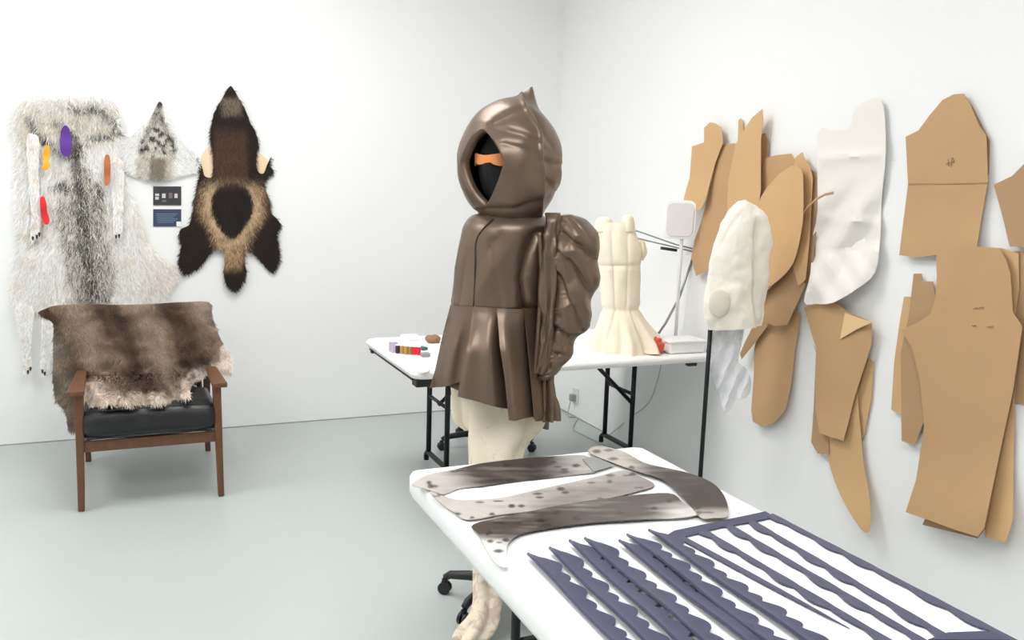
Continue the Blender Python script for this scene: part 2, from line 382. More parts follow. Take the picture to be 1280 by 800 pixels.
BX0, BX1, BY0, BY1 = 1.20, 2.955, 3.79, 4.74
ZB = .79
t = thing('folding_table', 'white folding table along the back corner with black legs and sewing things on it', 'table', (2.1, 4.27, 0))
tabletop('tabletop', BX0, BY0, BX1, BY1, ZB, .04, M['plastic'], t)
for xx in (1.607, 2.825):
    for yy in (4.44, 4.76):
        MB().tube([(xx, yy, .06), (xx, yy, ZB-.04)], .0155).out('leg', M['black_metal'], t, True)
    MB().tube([(xx, 4.80, .012), (xx, 4.80, .05), (xx, 4.78, .068), (xx, 4.7, .07), (xx, 4.22, .07), (xx, 4.14, .066), (xx, 4.12, .05), (xx, 4.12, .012)], .0155).out('foot_bar', M['black_metal'], t, True)
    MB().tube([(xx, 4.44, .42), (xx, 4.76, .42)], .011).out('crossbar', M['black_metal'], t, True)
MB().tube([(1.607, 4.6, .40), (1.95, 4.55, ZB-.045)], .011).out('brace', M['black_metal'], t, True)
MB().tube([(2.825, 4.44, .36), (2.42, 4.44, ZB-.045)], .0125).out('brace', M['black_metal'], t, True)
MB().box((BX0+.025, 4.27, ZB-.049), (.02, .8, .016)).out('side_rail', M['black_metal'], t)
MB().box((BX0+.06, BY0+.06, ZB-.062), (.08, .07, .04)).out('corner_bracket', M['black_plastic'], t, bevel=.006)
MB().box((BX0+.02, 4.60, ZB-.052), (.03, .03, .022)).out('latch', M['black_plastic'], t, bevel=.004)
MB().box((2.80, 3.83, ZB-.055), (.06, .03, .018)).out('latch', M['black_plastic'], t, bevel=.004)

# ------------------------------------------------------------------ armchair and reindeer hide
ARM = (0.07, 4.95, 0)
t = thing('armchair', 'low walnut armchair with black leather seat under a reindeer hide', 'chair', ARM)
wd = M['wood']
def bar(name, a, b, wa, wb, par, m=None, side=None, bev=.006):
    """a tapering rectangular bar from a to b; wa, wb = (width, depth) at the ends"""
    a = np.array(a, float); b = np.array(b, float); d = (b-a)/np.linalg.norm(b-a)
    s = np.array([1., 0, 0]) if side is None else np.array(side, float); s = s-d*(s@d); s /= np.linalg.norm(s); q = np.cross(d, s); V = []
    for p, (u, v) in ((a, wa), (b, wb)):
        for su, sv in ((-1, -1), (1, -1), (1, 1), (-1, 1)): V.append(p+s*su*u/2+q*sv*v/2)
    return build(name, V, [(3, 2, 1, 0), (4, 5, 6, 7), (0, 1, 5, 4), (1, 2, 6, 5), (2, 3, 7, 6), (3, 0, 4, 7)], m or wd, par, False, bevel=bev)
xl, xr, yf, yb = -.262, .40, 4.59, 5.42
ZA = .61
for xx in (xl, xr):
    s = -1 if xx < 0 else 1
    bar('leg', (xx, yf, 0), (xx+s*-.01, yf+.03, ZA-.02), (.030, .040), (.042, .055), t)
    bar('leg', (xx, yb, 0), (xx-s*.01, yb-.16, ZA-.03), (.030, .036), (.040, .05), t)
    bar('armrest', (xx-s*.0, yf-.05, ZA), (xx, yb-.1, ZA-.03), (.075, .028), (.045, .028), t, side=(1, 0, 0))
    bar('side_rail', (xx-s*.01, yf+.02, .33), (xx-s*.01, yb-.05, .27), (.026, .06), (.026, .05), t, side=(1, 0, 0))
    bar('back_post', (xx-s*.05, 5.24, .34), (xx-s*.05, 5.47, .83), (.03, .04), (.03, .035), t)
bar('front_rail', (xl, yf+.02, .322), (xr, yf+.02, .322), (.026, .055), (.026, .055), t, side=(0, 1, 0))
bar('rear_rail', (xl+.03, 5.26, .28), (xr-.03, 5.26, .28), (.026, .05), (.026, .05), t, side=(0, 1, 0))
bar('top_rail', (xl+.06, 5.47, .81), (xr-.06, 5.47, .81), (.03, .05), (.03, .05), t, side=(0, 1, 0))
# seat cushion: rounded front, piping
def cushion(name, x0, x1, y0, y1, z0f, z0b, th, par, m):
    V = []; Fc = []; nx, nr = 24, 28
    for i in range(nx+1):
        u = i/nx; x = x0+(x1-x0)*u; e = 1-.12*(abs(2*u-1)**6)
        for j in range(nr):
            q = 2*math.pi*j/nr; cy = math.copysign(abs(math.cos(q))**.45, math.cos(q)); cz = math.copysign(abs(math.sin(q))**.6, math.sin(q))
            y = (y0+y1)/2+cy*(y1-y0)/2*(.99 if 0 < i < nx else .97); zb = z0f+(z0b-z0f)*((y-y0)/(y1-y0))
            crown = 1+.10*(1-(2*u-1)**2)
            V.append((x, y, zb+th/2+cz*th/2*e*crown))
    for i in range(nx):
        for j in range(nr): Fc.append((i*nr+j, i*nr+(j+1) % nr, (i+1)*nr+(j+1) % nr, (i+1)*nr+j))
    Fc.append(tuple(range(nr-1, -1, -1))); Fc.append(tuple(nx*nr+j for j in range(nr)))
    return build(name, V, Fc, m, par, True)
cu = cushion('seat_cushion', xl+.025, xr-.025, yf-.025, 5.2, .345, .30, .18, t, M['leather'])
bm_ = MB()
for zz, yo in ((.372, -.012), (.51, -.004)): bm_.tube([(xl+.04, yf-.02+yo, zz), (0.07, yf-.026+yo, zz+.004), (xr-.04, yf-.02+yo, zz)], .004, 6)
bm_.out('piping', M['leather'], cu, True)
cushion('back_cushion', xl+.06, xr-.06, 5.33, 5.42, .40, .42, .36, t, M['leather'])

# the hide: over the back, the seat and both arms
HK = np.array([  # px, py, world y
    (48, 392, 5.34), (66, 384, 5.42), (108, 380, 5.44), (160, 381, 5.44), (224, 379, 5.44), (262, 379, 5.44), (268, 402, 5.36), (288, 445, 5.05), (286, 468, 5.0),
    (66, 420, 5.30), (66, 496, 5.26), (86, 536, 5.30), (100, 538, 5.28), (95, 470, 5.16), (110, 440, 5.18), (104, 505, 5.0),
    (130, 420, 5.26), (180, 420, 5.27), (230, 420, 5.26), (130, 460, 5.15), (180, 460, 5.15), (230, 460, 5.13), (255, 450, 5.08), (130, 488, 4.74), (180, 486, 4.74), (228, 482, 4.77), (132, 505, 4.53), (160, 505, 4.53), (196, 503, 4.53), (236, 496, 4.56), (250, 470, 5.02), (112, 508, 4.60)])
def hide_y(px, py):
    d2 = (px[:, None]-HK[:, 0])**2+(py[:, None]-HK[:, 1])**2+30; w_ = d2**-1.6
    return (w_*HK[:, 2]).sum(1)/w_.sum(1)
def hide_place(px, py):
    yy = hide_y(px, py)+.010*np.sin(px*.11+py*.05)+.008*np.sin(px*.05-py*.12+1)
    return ony(px, py, yy)
HO = [(48, 391), (57, 386), (70, 382), (108, 380), (160, 381), (224, 378), (258, 377), (264, 384), (266, 400), (276, 424), (288, 444), (289, 458), (285, 468), (272, 464), (258, 466), (246, 474), (238, 486), (236, 496), (216, 501), (196, 505), (165, 506), (135, 505), (116, 511), (106, 509), (100, 500), (99, 515), (97, 538), (86, 536), (82, 516), (70, 500), (66, 470), (67, 430), (66, 404), (56, 397)]
def hide_col(px, py):
    n1 = fbm(px, py, .035, 3); s = (px-150)*.93-(py-440)*.42         # stripes run down to the right
    st = np.sin(s*.085+n1*.9+.8); n3 = fbm(px, py, .09, 17)
    c = mixc(S(134, 114, 98), S(88, 70, 58), sm(st, -.1, .95))
    c = mixc(c, S(164, 146, 130), sm(-st, .2, 1.1)*.8)
    c = mixc(c, S(72, 56, 46), sm(px, 205, 240)*sm(py, 446, 478)*.7)
    fr = sm(py+n3*10, 486, 499)*sm(px, 100, 110)
    lf = sm(py, 470, 480)*sm(px, 98, 104)*(1-sm(px+n3*8, 118, 132))
    rd = np.array([seg_d(a_, b_, [(285, 436), (289, 460), (264, 466), (247, 474), (237, 488)])[0] for a_, b_ in zip(px, py)]); rt = 1-sm(rd+n3*9, 5, 16)
    c = mixc(c, S(236, 222, 208), np.clip(fr*.8+lf+rt*.9, 0, 1))
    left = (1-sm(px, 70, 100))*sm(py, 400, 430)
    c = mixc(c, S(134, 122, 108), left*.8)
    return c
t = thing('reindeer_hide', 'brown striped reindeer hide draped over the armchair back and arms', 'hide', (0.07, 5.2, .5))
o, V2, T = sheet('skin', HO, hide_place, M['hide'], t, 5, True, hide_col, .006)
def hide_flow(px, py): 
    d = np.c_[.25+.002*(px-150), np.ones_like(px)]; return d/np.linalg.norm(d, axis=1)[:, None]
fur('fur', V2, T, hide_place, t, 42000, .028, hide_flow, hide_col, .003, .35, .3)

# ------------------------------------------------------------------ pelts and cards on the back wall
def wallb(off): return lambda px, py: ony(px, py, YB-(off(px, py) if callable(off) else off))
WO = [(20, 137), (30, 127), (60, 121), (100, 119), (134, 123), (147, 135), (150, 160), (147, 190), (152, 215), (162, 240), (170, 262), (180, 290), (194, 315), (215, 330), (222, 345), (209, 362), (206, 400), (150, 410), (100, 412), (66, 408), (62, 392), (46, 384), (36, 398), (24, 396), (15, 370), (17, 330), (24, 300), (21, 260), (21, 220), (22, 180), (16, 155)]
woff = lambda px, py: .016+.006*np.sin(px*.09)*np.sin(py*.05)
wpl = wallb(woff)
def wolf_col(px, py):
    n1 = fbm(px, py, .06, 1); n2 = fbm(px, py, .13, 9)
    cream = mixc(S(253, 250, 246), S(244, 237, 228), sm(n1, 0, .5))
    cream = mixc(cream, S(250, 238, 230), sm(px, 160, 200)*.8)
    grey = np.asarray(S(176, 168, 154)); dark = np.asarray(S(44, 40, 38))
    # saddle that widens below, with a black line down the middle and dark curls over the shoulders
    cx = np.interp(py, [160, 201, 252, 322, 380], [94, 96, 103, 110, 115]); hw = np.interp(py, [170, 205, 235, 250, 330, 390], [10, 9, 26, 30, 31, 26])
    sad = (1-sm(np.abs(px-cx)+n1*12, hw-9, hw+4))*sm(py, 160, 180)
    rn = rng.random(len(px))
    c = mixc(cream, grey, sad*.75); c = mixc(c, dark, sad*sm(rn, .68, .76)*.8); c = mixc(c, S(238, 232, 222), sad*(1-sm(rn, .3, .36))*.8)
    mid = (1-sm(np.abs(px-cx)+n2*9, 3, 9+5*sm(py, 240, 300)))*sm(py, 170, 185)
    c = mixc(c, dark, np.clip(mid*(.8+.4*n2)*(rn > .18), 0, 1))
    yoke = (1-sm(np.abs(py-152)+n1*14, 14, 30))*(1-sm(np.abs(px-84), 52, 66)); c = mixc(c, S(204, 194, 174), yoke*.55*(.6+.8*sm(n2, -.2, .3)))
    for pts in ([(38, 146), (44, 158), (50, 172), (60, 176)], [(72, 150), (86, 160), (98, 176), (102, 188)], [(116, 128), (130, 138), (142, 152), (146, 160)], [(98, 178), (116, 170), (132, 168), (146, 162)], [(54, 168), (72, 186), (90, 192)], [(66, 232), (74, 226), (84, 232)], [(120, 226), (124, 240), (122, 256)], [(88, 128), (96, 136), (110, 132)]):
        dd = np.array([seg_d(a_, b_, pts)[0] for a_, b_ in zip(px, py)]); c = mixc(c, dark, (1-sm(dd+n2*5, 1.5, 6.5))*.8*(rn > .25))
    return c
t = thing('wolf_pelt', 'long white and grey wolf pelt with a dark back hanging behind the armchair', 'pelt', (-.2, YB-.02, .9))
o, V2, T = sheet('skin', WO, wpl, M['hide'], t, 6, True, wolf_col, .004)
wflow = lambda px, py: (lambda d: d/np.linalg.norm(d, axis=1)[:, None])(np.c_[(px-103)*.006, np.ones_like(px)])
fur('fur', V2, T, wpl, t, 46000, .05, wflow, wolf_col, .003, .3, .45)
def strip_pelt(name, O, off, colf, parent, n, L):
    pl = wallb(off); oo, v2, tt = sheet(name, O, pl, M['hide'], parent, 4, True, colf, .006)
    fur('fur', v2, tt, pl, oo, n, L, lambda px, py: np.c_[np.zeros_like(px), np.ones_like(px)], colf, .003, .3, .3); return oo
legc = lambda px, py: mixc(S(253, 250, 246), S(242, 232, 222), sm(fbm(px, py, .1, 4), 0, .5))
def claws(parent, spots, off):
    for x, y in spots:
        p = ony(np.array(x), np.array(y), YB-off); MB().tube([p, p+np.array([0, -.006, -.012]), p+np.array([0, -.004, -.024])], [.007, .006, .0015], 8).out('claw', M['claw'], parent, True)
for O, sp in (([(34, 172), (42, 168), (49, 176), (48, 220), (50, 262), (50, 292), (44, 300), (38, 298), (39, 262), (36, 220)], [(41, 296), (46, 294), (49, 291)]),
              ([(138, 205), (147, 198), (154, 206), (154, 240), (153, 272), (152, 292), (146, 297), (141, 290), (142, 262), (139, 235)], [(145, 294), (149, 293)]),
              ([(20, 385), (32, 381), (42, 388), (40, 412), (38, 440), (40, 462), (34, 466), (28, 460), (27, 430), (21, 405)], [(35, 463), (38, 459)]),
              ([(53, 398), (60, 396), (66, 404), (66, 430), (62, 452), (58, 468), (53, 466), (52, 440)], [(53, 462), (56, 465)])):
    l = strip_pelt('leg', O, .045, legc, t, 1500, .025); claws(l, sp, .07)
# coloured felt tags pinned to the pelt
def felt_tag(name, O, m, label, off=.085):
    oo, _, _ = sheet(name, O, wallb(lambda px, py: off+.006*np.sin(py*.25)), m, None, 3, True, None, .008); return tag(oo, label, 'tag', 'coloured tags on the wolf pelt')
felt_tag('felt_tag', [(77, 161), (83, 157), (88, 166), (90, 182), (88, 193), (82, 196), (76, 190), (75, 176)], M['purple'], 'purple felt tag pinned high on the wolf pelt')
felt_tag('felt_tag', [(55, 184), (60, 182), (63, 190), (61, 200), (62, 208), (57, 213), (53, 210), (55, 202), (53, 197)], M['yellow'], 'yellow twisted felt tag on the wolf pelt')
felt_tag('felt_tag', [(50, 248), (55, 246), (58, 255), (59, 266), (62, 274), (60, 280), (54, 278), (51, 266)], M['red'], 'red twisted felt tag low on the wolf pelt')
felt_tag('felt_tag', [(131, 196), (136, 194), (138, 203), (138, 218), (136, 230), (131, 231), (130, 214)], M['rust'], 'rust brown felt tag on the wolf pelt')
# small white and grey skin
SO = [(200, 127), (206, 138), (214, 158), (226, 176), (240, 190), (247, 198), (244, 213), (228, 217), (212, 221), (190, 222), (174, 219), (160, 213), (150, 198), (152, 178), (168, 166), (186, 149), (194, 135)]
def small_col(px, py):
    n2 = fbm(px, py, .16, 21); c = np.tile(S(252, 250, 246), (len(px), 1))
    w_ = 4+17*sm(py, 135, 185); body = (1-sm(np.abs(px-197), w_-3, w_+4))*(1-sm(py, 190, 200))
    c = mixc(c, S(206, 198, 186), body*.8); eg = (1-sm(np.abs(np.abs(px-197)-w_+3)+n2*4, 1, 3.5))*(1-sm(py, 188, 194)); c = mixc(c, S(52, 46, 42), np.clip(body*sm(n2, .04, .2)+eg*.4, 0, 1)*.95)
    c = mixc(c, S(60, 54, 50), (1-sm(py, 129, 133)))
    low = sm(py, 192, 198)*(1-sm(np.abs(px-193), 18, 25)); c = mixc(c, S(204, 194, 178), low*.8); c = mixc(c, S(120, 108, 92), low*(1-sm(np.abs(px-197), 6, 12))*.8)
    return c
t = thing('fur_skin', 'small white and grey fur skin hanging above two dark cards', 'pelt', (.1, YB-.02, 1.5))
spl = wallb(lambda px, py: .014+.02*np.exp(-((px-197)/16)**2))
o, V2, T = sheet('skin', SO, spl, M['hide'], t, 4, True, small_col, .004)
fur('fur', V2, T, spl, t, 9000, .03, lambda px, py: (lambda d: d/np.linalg.norm(d, axis=1)[:, None])(np.c_[(px-197)*.03, np.ones_like(px)]), small_col, .003, .3, .4)
# wolverine
VO = [(287, 108), (293, 113), (298, 122), (306, 136), (312, 152), (319, 165), (323, 180), (320, 192), (321, 212), (329, 217), (334, 206), (339, 196), (337, 207), (341, 214), (330, 228), (336, 250), (339, 266), (350, 279), (346, 294), (349, 322), (341, 340), (329, 330), (316, 316), (306, 314), (306, 330), (307, 344), (297, 362), (284, 357), (280, 338), (281, 315), (268, 311), (250, 333), (232, 342), (224, 327), (227, 308), (225, 288), (238, 279), (243, 250), (247, 231), (250, 216), (247, 194), (253, 210), (256, 220), (265, 221), (267, 205), (266, 188), (263, 170), (267, 144), (276, 126)]
def wolv_col(px, py):
    n1 = fbm(px, py, .08, 31); dk = np.asarray(S(44, 34, 30)); br = np.asarray(S(92, 68, 54))
    c = np.tile(dk, (len(px), 1))
    core = (1-sm(np.abs(px-288), 16, 24))*sm(py, 150, 172)*(1-sm(py, 220, 236)); c = mixc(c, br, core*.8)
    head = (1-sm(np.abs(px-289), 8, 15))*sm(py, 116, 124)*(1-sm(py, 136, 148)); c = mixc(c, S(140, 122, 108), head*.85)
    # pale band round a dark oval that points down
    dx = np.abs(px-290); oval = np.sqrt((dx/(25-8*sm(py, 262, 296)))**2+(np.where(py < 254, (py-254)/28, (py-254)/42))**2)
    band = sm(oval, .95, 1.12)*(1-sm(oval, 1.38, 1.75))*sm(py, 218, 244)*(1-sm(dx, 34, 42))
    c = mixc(c, S(218, 188, 150), np.clip(band*(.9+.5*n1), 0, 1))
    c = mixc(c, S(150, 112, 82), (1-sm(oval, 1.4, 2.1))*sm(oval, 1.2, 1.5)*sm(py, 220, 240)*.6)
    tail = (1-sm(dx, 9, 15))*sm(py, 300, 312)*(1-sm(py, 326, 342)); c = mixc(c, S(182, 146, 108), tail*.85)
    inn = (oval < 1)*sm(py, 226, 240)
    c = mixc(c, S(38, 31, 29), inn*.9)
    c = mixc(c, br, (1-sm(dx, 12, 24))*sm(py, 176, 205)*(1-sm(py, 222, 240))*.5)
    rn = rng.random(len(px)); c = mixc(c, S(214, 184, 146), sm(oval, .9, 1.1)*(1-sm(oval, 1.6, 2.1))*sm(py, 214, 240)*(1-sm(dx, 36, 46))*(rn > .72)*.8); c = mixc(c, dk, sm(oval, 1.0, 1.3)*(rn < .2)*.7)
    return c
t = thing('wolverine_pelt', 'dark brown wolverine pelt with a pale band hanging head up on the wall', 'pelt', (.6, YB-.02, .95))
vpl = wallb(lambda px, py: .014+.02*np.exp(-((px-289)/22)**2))
o, V2, T = sheet('skin', VO, vpl, M['hide'], t, 4, True, wolv_col, .004)
fur('fur', V2, T, vpl, t, 26000, .03, lambda px, py: (lambda d: d/np.linalg.norm(d, axis=1)[:, None])(np.c_[(px-289)*.012, np.ones_like(px)]), wolv_col, .0028, .3, .35)
for O in ([(266, 182), (257, 187), (250, 200), (250, 214), (258, 224), (270, 224), (272, 196)], [(316, 190), (326, 193), (335, 202), (333, 214), (326, 220), (314, 220), (312, 200)]):
    sheet('bare_skin', O, wallb(.006), M['skin'], t, 5, True, None, .002)
# cards
def flat_card(name, x0, y0, x1, y1, m, label):
    q = ony(np.array([x0, x1, x1, x0]), np.array([y0, y0, y1, y1]), YB); b = MB(); b.add([*q+[0, -.006, 0], *q], [(0, 1, 2, 3)[::-1], (4, 5, 6, 7), (0, 4, 5, 1), (1, 5, 6, 2), (2, 6, 7, 3), (3, 7, 4, 0)])
    return tag(b.out(name, m), label, 'card')
def prints(parent, rects, m):
    for x0, y0, x1, y1 in rects:
        q = ony(np.array([x0, x1, x1, x0]), np.array([y0, y0, y1, y1]), YB-.0065); MB().add([*q+[0, -.001, 0], *q], [(3, 2, 1, 0), (0, 4, 5, 1), (1, 5, 6, 2), (2, 6, 7, 3), (3, 7, 4, 0)]).out('print', m, parent)
c1 = flat_card('photo_card', 191.5, 233, 226.5, 256.5, M['card_dark'], 'dark card printed with small pale pictures below the white fur skin')
prints(c1, [(194, 242, 199, 245), (194, 246, 198.5, 249.5), (202.5, 242, 207, 247.5), (218, 242, 222, 247.5)], M['print_white']); prints(c1, [(202.5, 250, 208, 252.5), (211, 241, 215.5, 248)], M['print_mauve'])
c2 = flat_card('text_card', 191.5, 261.5, 226.5, 283, M['card_blue'], 'dark blue card with faint text lines below the picture card')
prints(c2, [(195+.4*i, 267+2.1*i, 222-(i % 3)*2.5, 267.9+2.1*i) for i in range(6)], M['print_blue'])
tag(MB().box(ony(np.array(223.5), np.array(280.), YB-.008), (.028, .003, .03)).out('note_label', M['paper']), 'tiny white label overlapping the corner of the blue card', 'label')

# ------------------------------------------------------------------ mannequin, coat, trousers
MC = np.array([1.345, 3.035, 0]); mn, MD = level(MC); mr = np.array([mn[1], -mn[0], 0])   # mr points to the viewer's right
def mp(px, py, dd=0.): return ond(np.array(float(px)), np.array(float(py)), mn, MD+dd)
def star_from(a, b, k, away):
    """centre, radius and angle of a five-legged base from two caster points that are k legs apart"""
    ch = b-a; L = np.linalg.norm(ch); R0 = L/2/math.sin(math.pi*k/5); pr = np.array([-ch[1], ch[0], 0])/L
    if pr@away < 0: pr = -pr
    c = (a+b)/2+pr*R0*math.cos(math.pi*k/5); c[2] = 0; q = a-c; return c, R0, math.atan2(q[1], q[0])
base, bR, brot = star_from(onz(np.array(556.), np.array(733.), .03), onz(np.array(580.), np.array(772.), .03), 1, R_)
def star_base(par, c, R, rot, n=5, h=.075):
    MB().lathe(c, [(.03, .05), (.04, .06), (.04, .10), (.025, .13)], 16).out('hub', M['black_plastic'], par, True)
    for i in range(n):
        a = rot+2*math.pi*i/n; d = np.array([math.cos(a), math.sin(a), 0]); e = c+d*R
        lg = MB().tube([c+d*.02+Z_*.095, c+d*R*.55+Z_*.095, c+d*R*.9+Z_*.085, e+Z_*.07], [.022, .02, .017, .014], 10).out('base_leg', M['black_plastic'], par, True)
        p = np.cross(d, Z_); s = MB()
        for q in (-1, 1): s.lathe(e+p*q*.011+Z_*.026-p*q*.007, [(.012, 0), (.026, .001), (.026, .013), (.012, .014)], 16, axis=p*q)
        s.box(e+Z_*.05, (.022, .014, .03), a); s.out('caster', M['black_plastic'], lg, False)
t = thing('mannequin', 'black mannequin on a wheeled star base wearing the brown hooded coat', 'mannequin', base)
star_base(t, base, bR, brot)
MB().tube([base+Z_*.1, base+Z_*1.0], .017, 12).out('pole', M['black_metal'], t, True)
hc = mp(641, 206)                                    # centre of the head and hood
fa = math.radians(36); fd = -mn*math.cos(fa)-mr*math.sin(fa); fs = np.cross(Z_, fd)      # where the face looks, and its side
V, Fc = ellipsoid(hc+fd*.02-Z_*.01, (fs, fd, Z_), (.105, .135, .165)); 
V = [np.array(v)+fd*.028*math.exp(-((((np.array(v)-hc)@fs)/.022)**2+(((np.array(v)-hc)@Z_+.015)/.03)**2))*(((np.array(v)-hc)@fd) > 0) for v in V]
hd = build('head', V, Fc, M['black_cloth'], t, True)
loft('torso', [(628, 262, 652, 262, .05, MD), (618, 285, 662, 285, .07, MD), (596, 310, 672, 310, .09, MD), (592, 350, 668, 350, .095, MD), (598, 390, 662, 390, .085, MD), (590, 440, 672, 440, .10, MD), (592, 462, 668, 462, .09, MD)], mn, M['black_cloth'], t, 32, 30)
# eye band: a curved strip across the face
V = []; Fc = []; NB = 24
for i in range(NB+1):
    q = -1.25+2.5*i/NB; cp = hc+fd*.022-Z_*.01; r1 = .112; zc = hc[2]+.012
    for z_, o_ in ((.020-.004*math.cos(q*5), .004), (.020-.004*math.cos(q*5), .012), (-.018+.004*(abs(q) < .25)+.004*math.sin(q*9), .012), (-.018+.004*(abs(q) < .25)+.004*math.sin(q*9), .004)):
        rx, ry = .1+o_+.003, .142+o_
        p = cp+fs*rx*math.sin(q)+fd*ry*math.cos(q); V.append((p[0], p[1], zc+z_))
    if i:
        for j in range(4): Fc.append(((i-1)*4+j, (i-1)*4+(j+1) % 4, i*4+(j+1) % 4, i*4+j))
Fc += [(0, 1, 2, 3), tuple(NB*4+j for j in (3, 2, 1, 0))]
tag(build('eye_band', V, Fc, M['orange'], None, False, bevel=.002), 'narrow orange eye band across the black face under the hood', 'eyewear')

coat = thing('hooded_coat', 'brown satin coat with pointed hood and puffed sleeve on the mannequin', 'coat', MC+Z_*.7)
taf = M['taffeta']
# hood: rings from the face opening back over the head
SEAM = [(650, 112), (657, 132), (667, 149), (676, 163), (678, 185), (681, 215), (680, 250), (676, 276)]
CREASE = [([(628, 160), (652, 166), (676, 178)], .010, 3.5, 14), ([(630, 178), (655, 184), (676, 192)], .006, 3, 9), ([(606, 262), (640, 262), (680, 250)], .010, 3, 10), ([(618, 150), (640, 140), (655, 134)], .007, 3, 9),
          ([(684, 200), (692, 204), (702, 204)], .010, 3, 9), ([(682, 222), (692, 232), (700, 240)], .010, 3, 9), ([(672, 140), (684, 165), (696, 180)], .008, 3, 8)]
def hood():
    nphi, na = 150, 90; V = []; Fc = []
    up = Z_
    for i in range(na+1):
        s = i/na
        for j in range(nphi):
            ph = 2*math.pi*j/nphi; cx, cz = math.cos(ph), math.sin(ph)
            hv = 31 if cz > 0 else 42; hh = 27 if cx > 0 else 25    # almond opening, pointed above and below
            ao = math.radians(hh)/max(1e-3, (abs(cx)**1.4+(abs(cz)*hh/hv)**1.4)**(1/1.4))
            al = ao+(math.pi-ao)*s
            d = fd*math.cos(al)+(fs*cx+up*cz)*math.sin(al)
            dl = np.array([d@fs, d@fd, d[2]]); r = 1/math.sqrt((dl[0]/.205)**2+(dl[1]/.222)**2+(dl[2]/(.248 if dl[2] > 0 else .236))**2)
            pk = fd*-.36+up*.92-fs*.02; pk /= np.linalg.norm(pk); an = math.acos(max(-1, min(1, d@pk)))
            r += .105*math.exp(-(an/.135)**1.15)
            p = hc+d*r
            if (p-hc)@mn < .10:                      # the side that carries the seam and the creases
                x, y = proj(p); dd = x-np.interp(y, [q[1] for q in SEAM], [q[0] for q in SEAM])
                r += .007*math.exp(-(dd/2.5)**2)-(.020*(1-math.exp(-dd/7)) if dd > 0 else 0)
                for pts, amp, wu, wl in CREASE:
                    dc, sc_ = seg_d(x, y, pts); r -= amp*math.exp(-dc/(wu if sc_ > 0 else wl))
            else:
                r -= .016
            r += .004*noise.noise(Vector(d*3.2))
            V.append(hc+d*r)
    rim = [np.array(V[j])-fd*.035+(np.array(hc)-np.array(V[j]))*.05 for j in range(nphi)]
    nb = len(V); V += rim
    for i in range(na):
        for j in range(nphi): Fc.append((i*nphi+j, i*nphi+(j+1) % nphi, (i+1)*nphi+(j+1) % nphi, (i+1)*nphi+j))
    for j in range(nphi): Fc.append((nb+j, nb+(j+1) % nphi, (j+1) % nphi, j))
    return build('hood', V, Fc, taf, coat, True)
hood()
NZ = lambda p, s, sd=0.: noise.noise(Vector((p[0]*s+sd, p[1]*s, p[2]*s)))
def grooves(G, x, y, th):
    off = np.zeros_like(x)
    for pts, dep, wl, wr in G:
        ys = [p[1] for p in pts]; xs = [p[0] for p in pts]; gx = np.interp(y, ys, xs); on = sm(y, ys[0]-8, ys[0]+6)*(1-sm(y, ys[-1]-4, ys[-1]+10)); dx = x-gx
        off -= dep*on*np.where(dx < 0, np.exp(dx/wl), np.exp(-dx/wr))*(np.sin(th) > .05)
    return off
CG = [([(672, 290), (662, 312), (653, 345), (659, 372), (664, 384)], .040, 9, 4), ([(612, 300), (622, 340), (628, 376)], .006, 3, 10), ([(586, 310), (578, 345), (574, 378)], .008, 3, 8), ([(640, 384), (650, 372), (662, 366)], .008, 3, 8)]
def body_mod(th, x, y, t_):
    off = grooves(CG, x, y, th)
    low = sm(y, 385, 500); off += low*.008*np.cos(9*th+.8)*(1-.3*np.sin(th))
    off += np.array([.007*noise.noise(Vector((a*.025, b*.014, 2.+(c < 0)))) for a, b, c in zip(x, y, np.sin(th))])
    off += .003*tri(x*.021+y*.016+.2)*sm(y, 275, 300)*(1-low)*(x < 660)
    off -= .005*np.exp(-((y-381)/2.5)**2)
    return off
BS = [(626, 262, 656, 262, .07, MD), (606, 266, 668, 266, .09, MD), (590, 270, 680, 271, .11, MD), (582, 279, 688, 281, .135, MD), (575, 300, 690, 300, .15, MD), (570, 330, 688, 330, .16, MD), (566, 360, 684, 360, .158, MD), (563, 384, 680, 386, .158, MD),
                (557, 412, 680, 416, .178, MD), (549, 440, 684, 456, .205, MD), (543, 464, 689, 490, .225, MD), (542, 470, 692, 506, .232, MD)]
loft('bodice', [q if q[1] < 386 else (q[0]+2, q[1], q[2]-1, q[3], q[4]-min(.06, (q[1]-384)*.0012), q[5]) for q in BS], mn, taf, coat, 220, 150, body_mod, (False, False), .003)
# front edge: a narrow dark seam line lying on the bodice
BK = interp_secs(BS, 400)
def front(px, py, ex=.004, worn=True):
    yy = BK[:, 1]+(BK[:, 3]-BK[:, 1])*np.clip((px-BK[:, 0])/(BK[:, 2]-BK[:, 0]), 0, 1); k_ = BK[np.argmin(np.abs(yy-py))]
    c_, a_ = (k_[0]+k_[2])/2, (k_[2]-k_[0])/2; ct = max(-.99, min(.99, (px-c_)/a_)); th_ = np.array([math.acos(ct)])
    return ond(np.array(float(px)), np.array(float(py)), mn, MD-(k_[4]+(body_mod(th_, np.array([float(px)]), np.array([float(py)]), 0)[0] if worn else 0))*math.sin(th_[0])-ex)
pl_ = catmull([(616, 274), (604, 286), (595, 302), (594, 330), (593, 360), (591, 392), (586, 425), (580, 455), (575, 484)], False, 4)
MB().tube([front(x, y) for x, y in pl_ if y < 388], .0035, 6).out('front_seam', M['seam'], coat, True)
